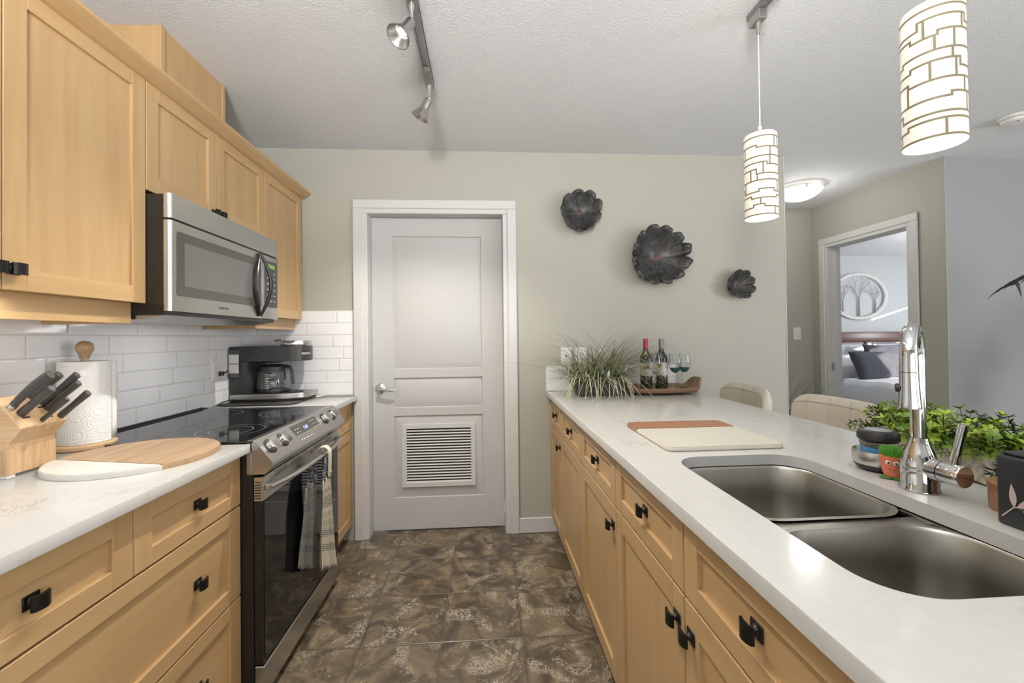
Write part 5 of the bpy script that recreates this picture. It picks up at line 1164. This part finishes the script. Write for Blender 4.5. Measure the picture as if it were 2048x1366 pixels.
# ------------------------------------------------------------------ hall grass, palm
def hall_grass():
    rnd = random.Random(5); c = Vector((2.24, 3.30, 0)); t = thing('tall_grass_plant', 'tall thin artificial grass on the hall floor beside the wall corner', 'plant', c)
    m = MB(); m.lathe([(0, 0), (.09, 0), (.12, .22), (.112, .22), (.108, .19), (0, .19)], c, 32); build('pot', m, 'slate_pot', t)
    m = MB()
    for i in range(70):
        az = rnd.uniform(-.8, .8); el = radians(rnd.uniform(62, 84)); L = rnd.uniform(.75, 1.12)
        blade(m, c+Vector((rnd.uniform(-.05, .05), rnd.uniform(-.05, .05), .19)), (cos(az)*cos(el), sin(az)*cos(el), sin(el)), L, rnd.uniform(.05, .35), .0028, 9)
    build('grass_blades', m, 'hall_grass_green', t, None, 0)
hall_grass()
def palm():
    rnd = random.Random(9); c = Vector((3.75, 1.95, 0)); t = thing('palm_plant', 'palm plant at the right edge with one drooping frond in view', 'plant', c)
    m = MB(); m.lathe([(0, 0), (.13, 0), (.17, .32), (.16, .32), (.155, .28), (0, .28)], c, 32); build('pot', m, 'birch_bark', t)
    def frond(p0, p1, p2, nl, L):
        m = MB(); P = []
        for i in range(17): s_ = i/16; P.append(Vector(p0)*(1-s_)**2+Vector(p1)*2*s_*(1-s_)+Vector(p2)*s_*s_)
        m.tube(P, [.006*(1-.7*i/16) for i in range(17)], 6)
        for k in range(nl):
            s_ = .3+.7*k/(nl-1); q = Vector(p0)*(1-s_)**2+Vector(p1)*2*s_*(1-s_)+Vector(p2)*s_*s_; tg = (2*(1-s_)*(Vector(p1)-Vector(p0))+2*s_*(Vector(p2)-Vector(p1))).normalized(); sd = tg.cross(Vector((0, 0, 1))).normalized()
            for sgn in (-1, 1):
                ll = L*(1.1-.55*s_); blade(m, q, tg*.8+sd*sgn*.75+Vector((0, 0, .1)), ll, 6.5, .013*(1.1-.4*s_), 7, .1, sgn*.95)
        build('frond', m, 'palm_green', t, None, 60)
    b = c+Vector((0, 0, .28))
    frond(b, (3.42, 1.97, 1.92), (2.73, 2.00, 1.52), 19, .25)
    for dx, dy, z1, z2 in ((.0, -.40, 1.6, 1.15), (.25, -.3, 1.8, 1.35), (.45, .1, 1.7, 1.25), (.30, .20, 1.5, 1.05), (.05, .22, 1.45, 1.10), (-.02, .20, 1.2, .80), (-.10, -.18, 1.25, .85), (.1, -.1, 1.9, 1.6), (-.06, .05, 1.35, 1.05), (.16, .26, 1.7, 1.35)):
        frond(b, (c.x+dx*.6, c.y+dy*.6, z1), (c.x+dx*1.5, c.y+dy*1.5, z2), 12, .24)
    m = MB()
    for i in range(5): m.tube([b+Vector((rnd.uniform(-.04, .04), rnd.uniform(-.04, .04), -.02)), b+Vector((rnd.uniform(-.06, .06), rnd.uniform(-.06, .06), .4))], .011, 8)
    build('stems', m, 'twig', t)
palm()

# ------------------------------------------------------------------ bedroom
def bedroom():
    yb = 6.29
    t = thing('bed', 'bed with mahogany headboard and white duvet seen through the doorway', 'bed', (5.95, 5.2, 0))
    x0, x1 = 5.02, 6.95
    m = MB(); m.box(x0, x1, yb-.07, yb, 1.128, 1.285, .008, 2); m.box(x0, x0+.07, yb-.07, yb, 0, 1.13); m.box(x1-.07, x1, yb-.07, yb, 0, 1.13); m.box(x0, x1, yb-.03, yb, .2, 1.13); hb = build('headboard', m, 'mahogany', t)
    m = MB(); m.box(5.945, 6.02, yb-.065, yb-.02, .3, 1.125, .004); build('center_post', m, 'headboard_leather', hb)
    for a, b in ((x0+.09, 5.925), (6.04, x1-.09)):
        m = MB(); m.box(a, b, yb-.075, yb-.025, .45, 1.105, .025, 4); build('padded_panel', m, 'headboard_leather', hb, None, 60)
    m = MB(); m.box(x0+.04, x1-.04, 4.25, yb-.08, .10, .34, .01); build('base', m, 'mahogany', t)
    m = MB(); m.box(x0+.02, x1-.02, 4.14, yb-.08, .34, .57, .05, 3); build('mattress', m, 'linen', t, None, 60)
    m = MB()
    def fn(u, v):
        X = x0-.03+(x1-x0+.06)*u; Y = 4.06+(yb-.62-4.06)*v; ed = min(u, 1-u)*30; ef = v*34; k = min(1, ed, ef); k = max(0, k)
        return Vector((X, Y, .30+.335*(k**.4)+.010*sin(11*u+5*v)*sin(9*v)+.006*sin(31*v+9*u)))
    m.grid(fn, 60, 60); o = build('duvet', m, 'linen', t, None, 80); solid(o, .02, -1)
    def pillow(c, w, h, th, rx, rz, mat, label, grp, nm='pillow'):
        m = MB(); n = 26
        def f(side):
            def g(u, v):
                a, b = 2*u-1, 2*v-1; pin = 1-.10*(1-abs(a)**2)*abs(b)**3-.0; q = max(0, (1-a**4))*max(0, (1-b**4))
                return Vector((a*w/2*(1-.07*(1-b*b)), side*th/2*q**.45, b*h/2*(1-.09*(1-a*a))))
            return g
        for s_ in (-1, 1): m.grid(f(s_), n, n, (1, 1))
        bmesh.ops.remove_doubles(m.b, verts=m.b.verts[:], dist=1e-4); bmesh.ops.recalc_face_normals(m.b, faces=m.b.faces[:])
        o = build(nm, m, mat, None, None, 180); o.location = c; o.rotation_euler = (rx, 0, rz); tag(o, label, 'pillow', grp); return o
    pillow((5.42, 6.02, .745), .66, .46, .19, radians(-14), radians(0), 'linen', 'plain white bed pillow against the left half of the headboard', 'bed pillows')
    pillow((6.45, 6.02, .745), .66, .46, .19, radians(-14), 0, 'linen', 'plain white bed pillow behind the dark cushions on the right', 'bed pillows')
    pillow((5.66, 5.66, .80), .98, .46, .20, radians(-24), radians(4), 'navy_pillow', 'large navy quilted cushion lying in front on the bed', 'navy cushions')
    pillow((5.98, 5.95, .86), .55, .50, .15, radians(-16), radians(-14), 'navy_pillow', 'navy cushion propped behind the large quilted one', 'navy cushions')
    pillow((6.52, 5.74, .80), .66, .46, .18, radians(-20), 0, 'navy_pillow', 'navy cushion at the right, half hidden by the faucet', 'navy cushions')
    # oval art
    c = Vector((5.88, 6.3, 1.845)); a, b = .475, .37
    t = thing('oval_wall_art', 'white oval wall art with three wire trees above the headboard', 'wall art', c)
    m = MB(); n = 64; rg = []
    for k, d in ((1, 0), (1, .03), (.985, .036), (.90, .036), (.885, .03), (.88, .006)): rg.append([m.b.verts.new((c.x+a*k*cos(2*pi*i/n), c.y-d, c.z+b*(k if k > .95 else k-.015)*sin(2*pi*i/n))) for i in range(n)])
    for A, B in zip(rg, rg[1:]):
        for i in range(n): m.face((A[i], A[(i+1) % n], B[(i+1) % n], B[i]))
    bmesh.ops.recalc_face_normals(m.b, faces=m.b.faces[:]); build('oval_frame', m, 'art_white', t, None, 40)
    rnd = random.Random(2)
    for x, h in ((-.27, .19), (0, .27), (.27, .19)):
        m = MB(); zb = c.z-b*.84*sqrt(1-(x/a)**2); top = Vector((c.x+x, c.y-.022, zb+h)); m.tube([(c.x+x, c.y-.022, zb), top], [.014, .009], 8)
        def br(p, ang, L, dpt):
            q = p+Vector((sin(ang)*L, rnd.uniform(-.004, .004), cos(ang)*L)); e = ((q.x-c.x)/(a*.86))**2+((q.z-c.z)/(b*.84))**2
            if e > 1: return
            m.tube([p, (p+q)/2+Vector((rnd.uniform(-.008, .008), 0, 0)), q], [.0045*dpt/4+.001, .004*dpt/4+.001, .0008+.002*dpt/4], 5)
            if dpt > 1:
                for k in (-1, 1): br(q, ang+k*rnd.uniform(.2, .6), L*rnd.uniform(.62, .85), dpt-1)
                br(p+(q-p)*.55, ang+rnd.choice((-1, 1))*rnd.uniform(.4, .8), L*.5, dpt-2) if dpt > 2 else None
        for k in (-.45, .4): br(top, k, h*.5, 4)
        build('wire_tree', m, 'art_wire', t)
bedroom()
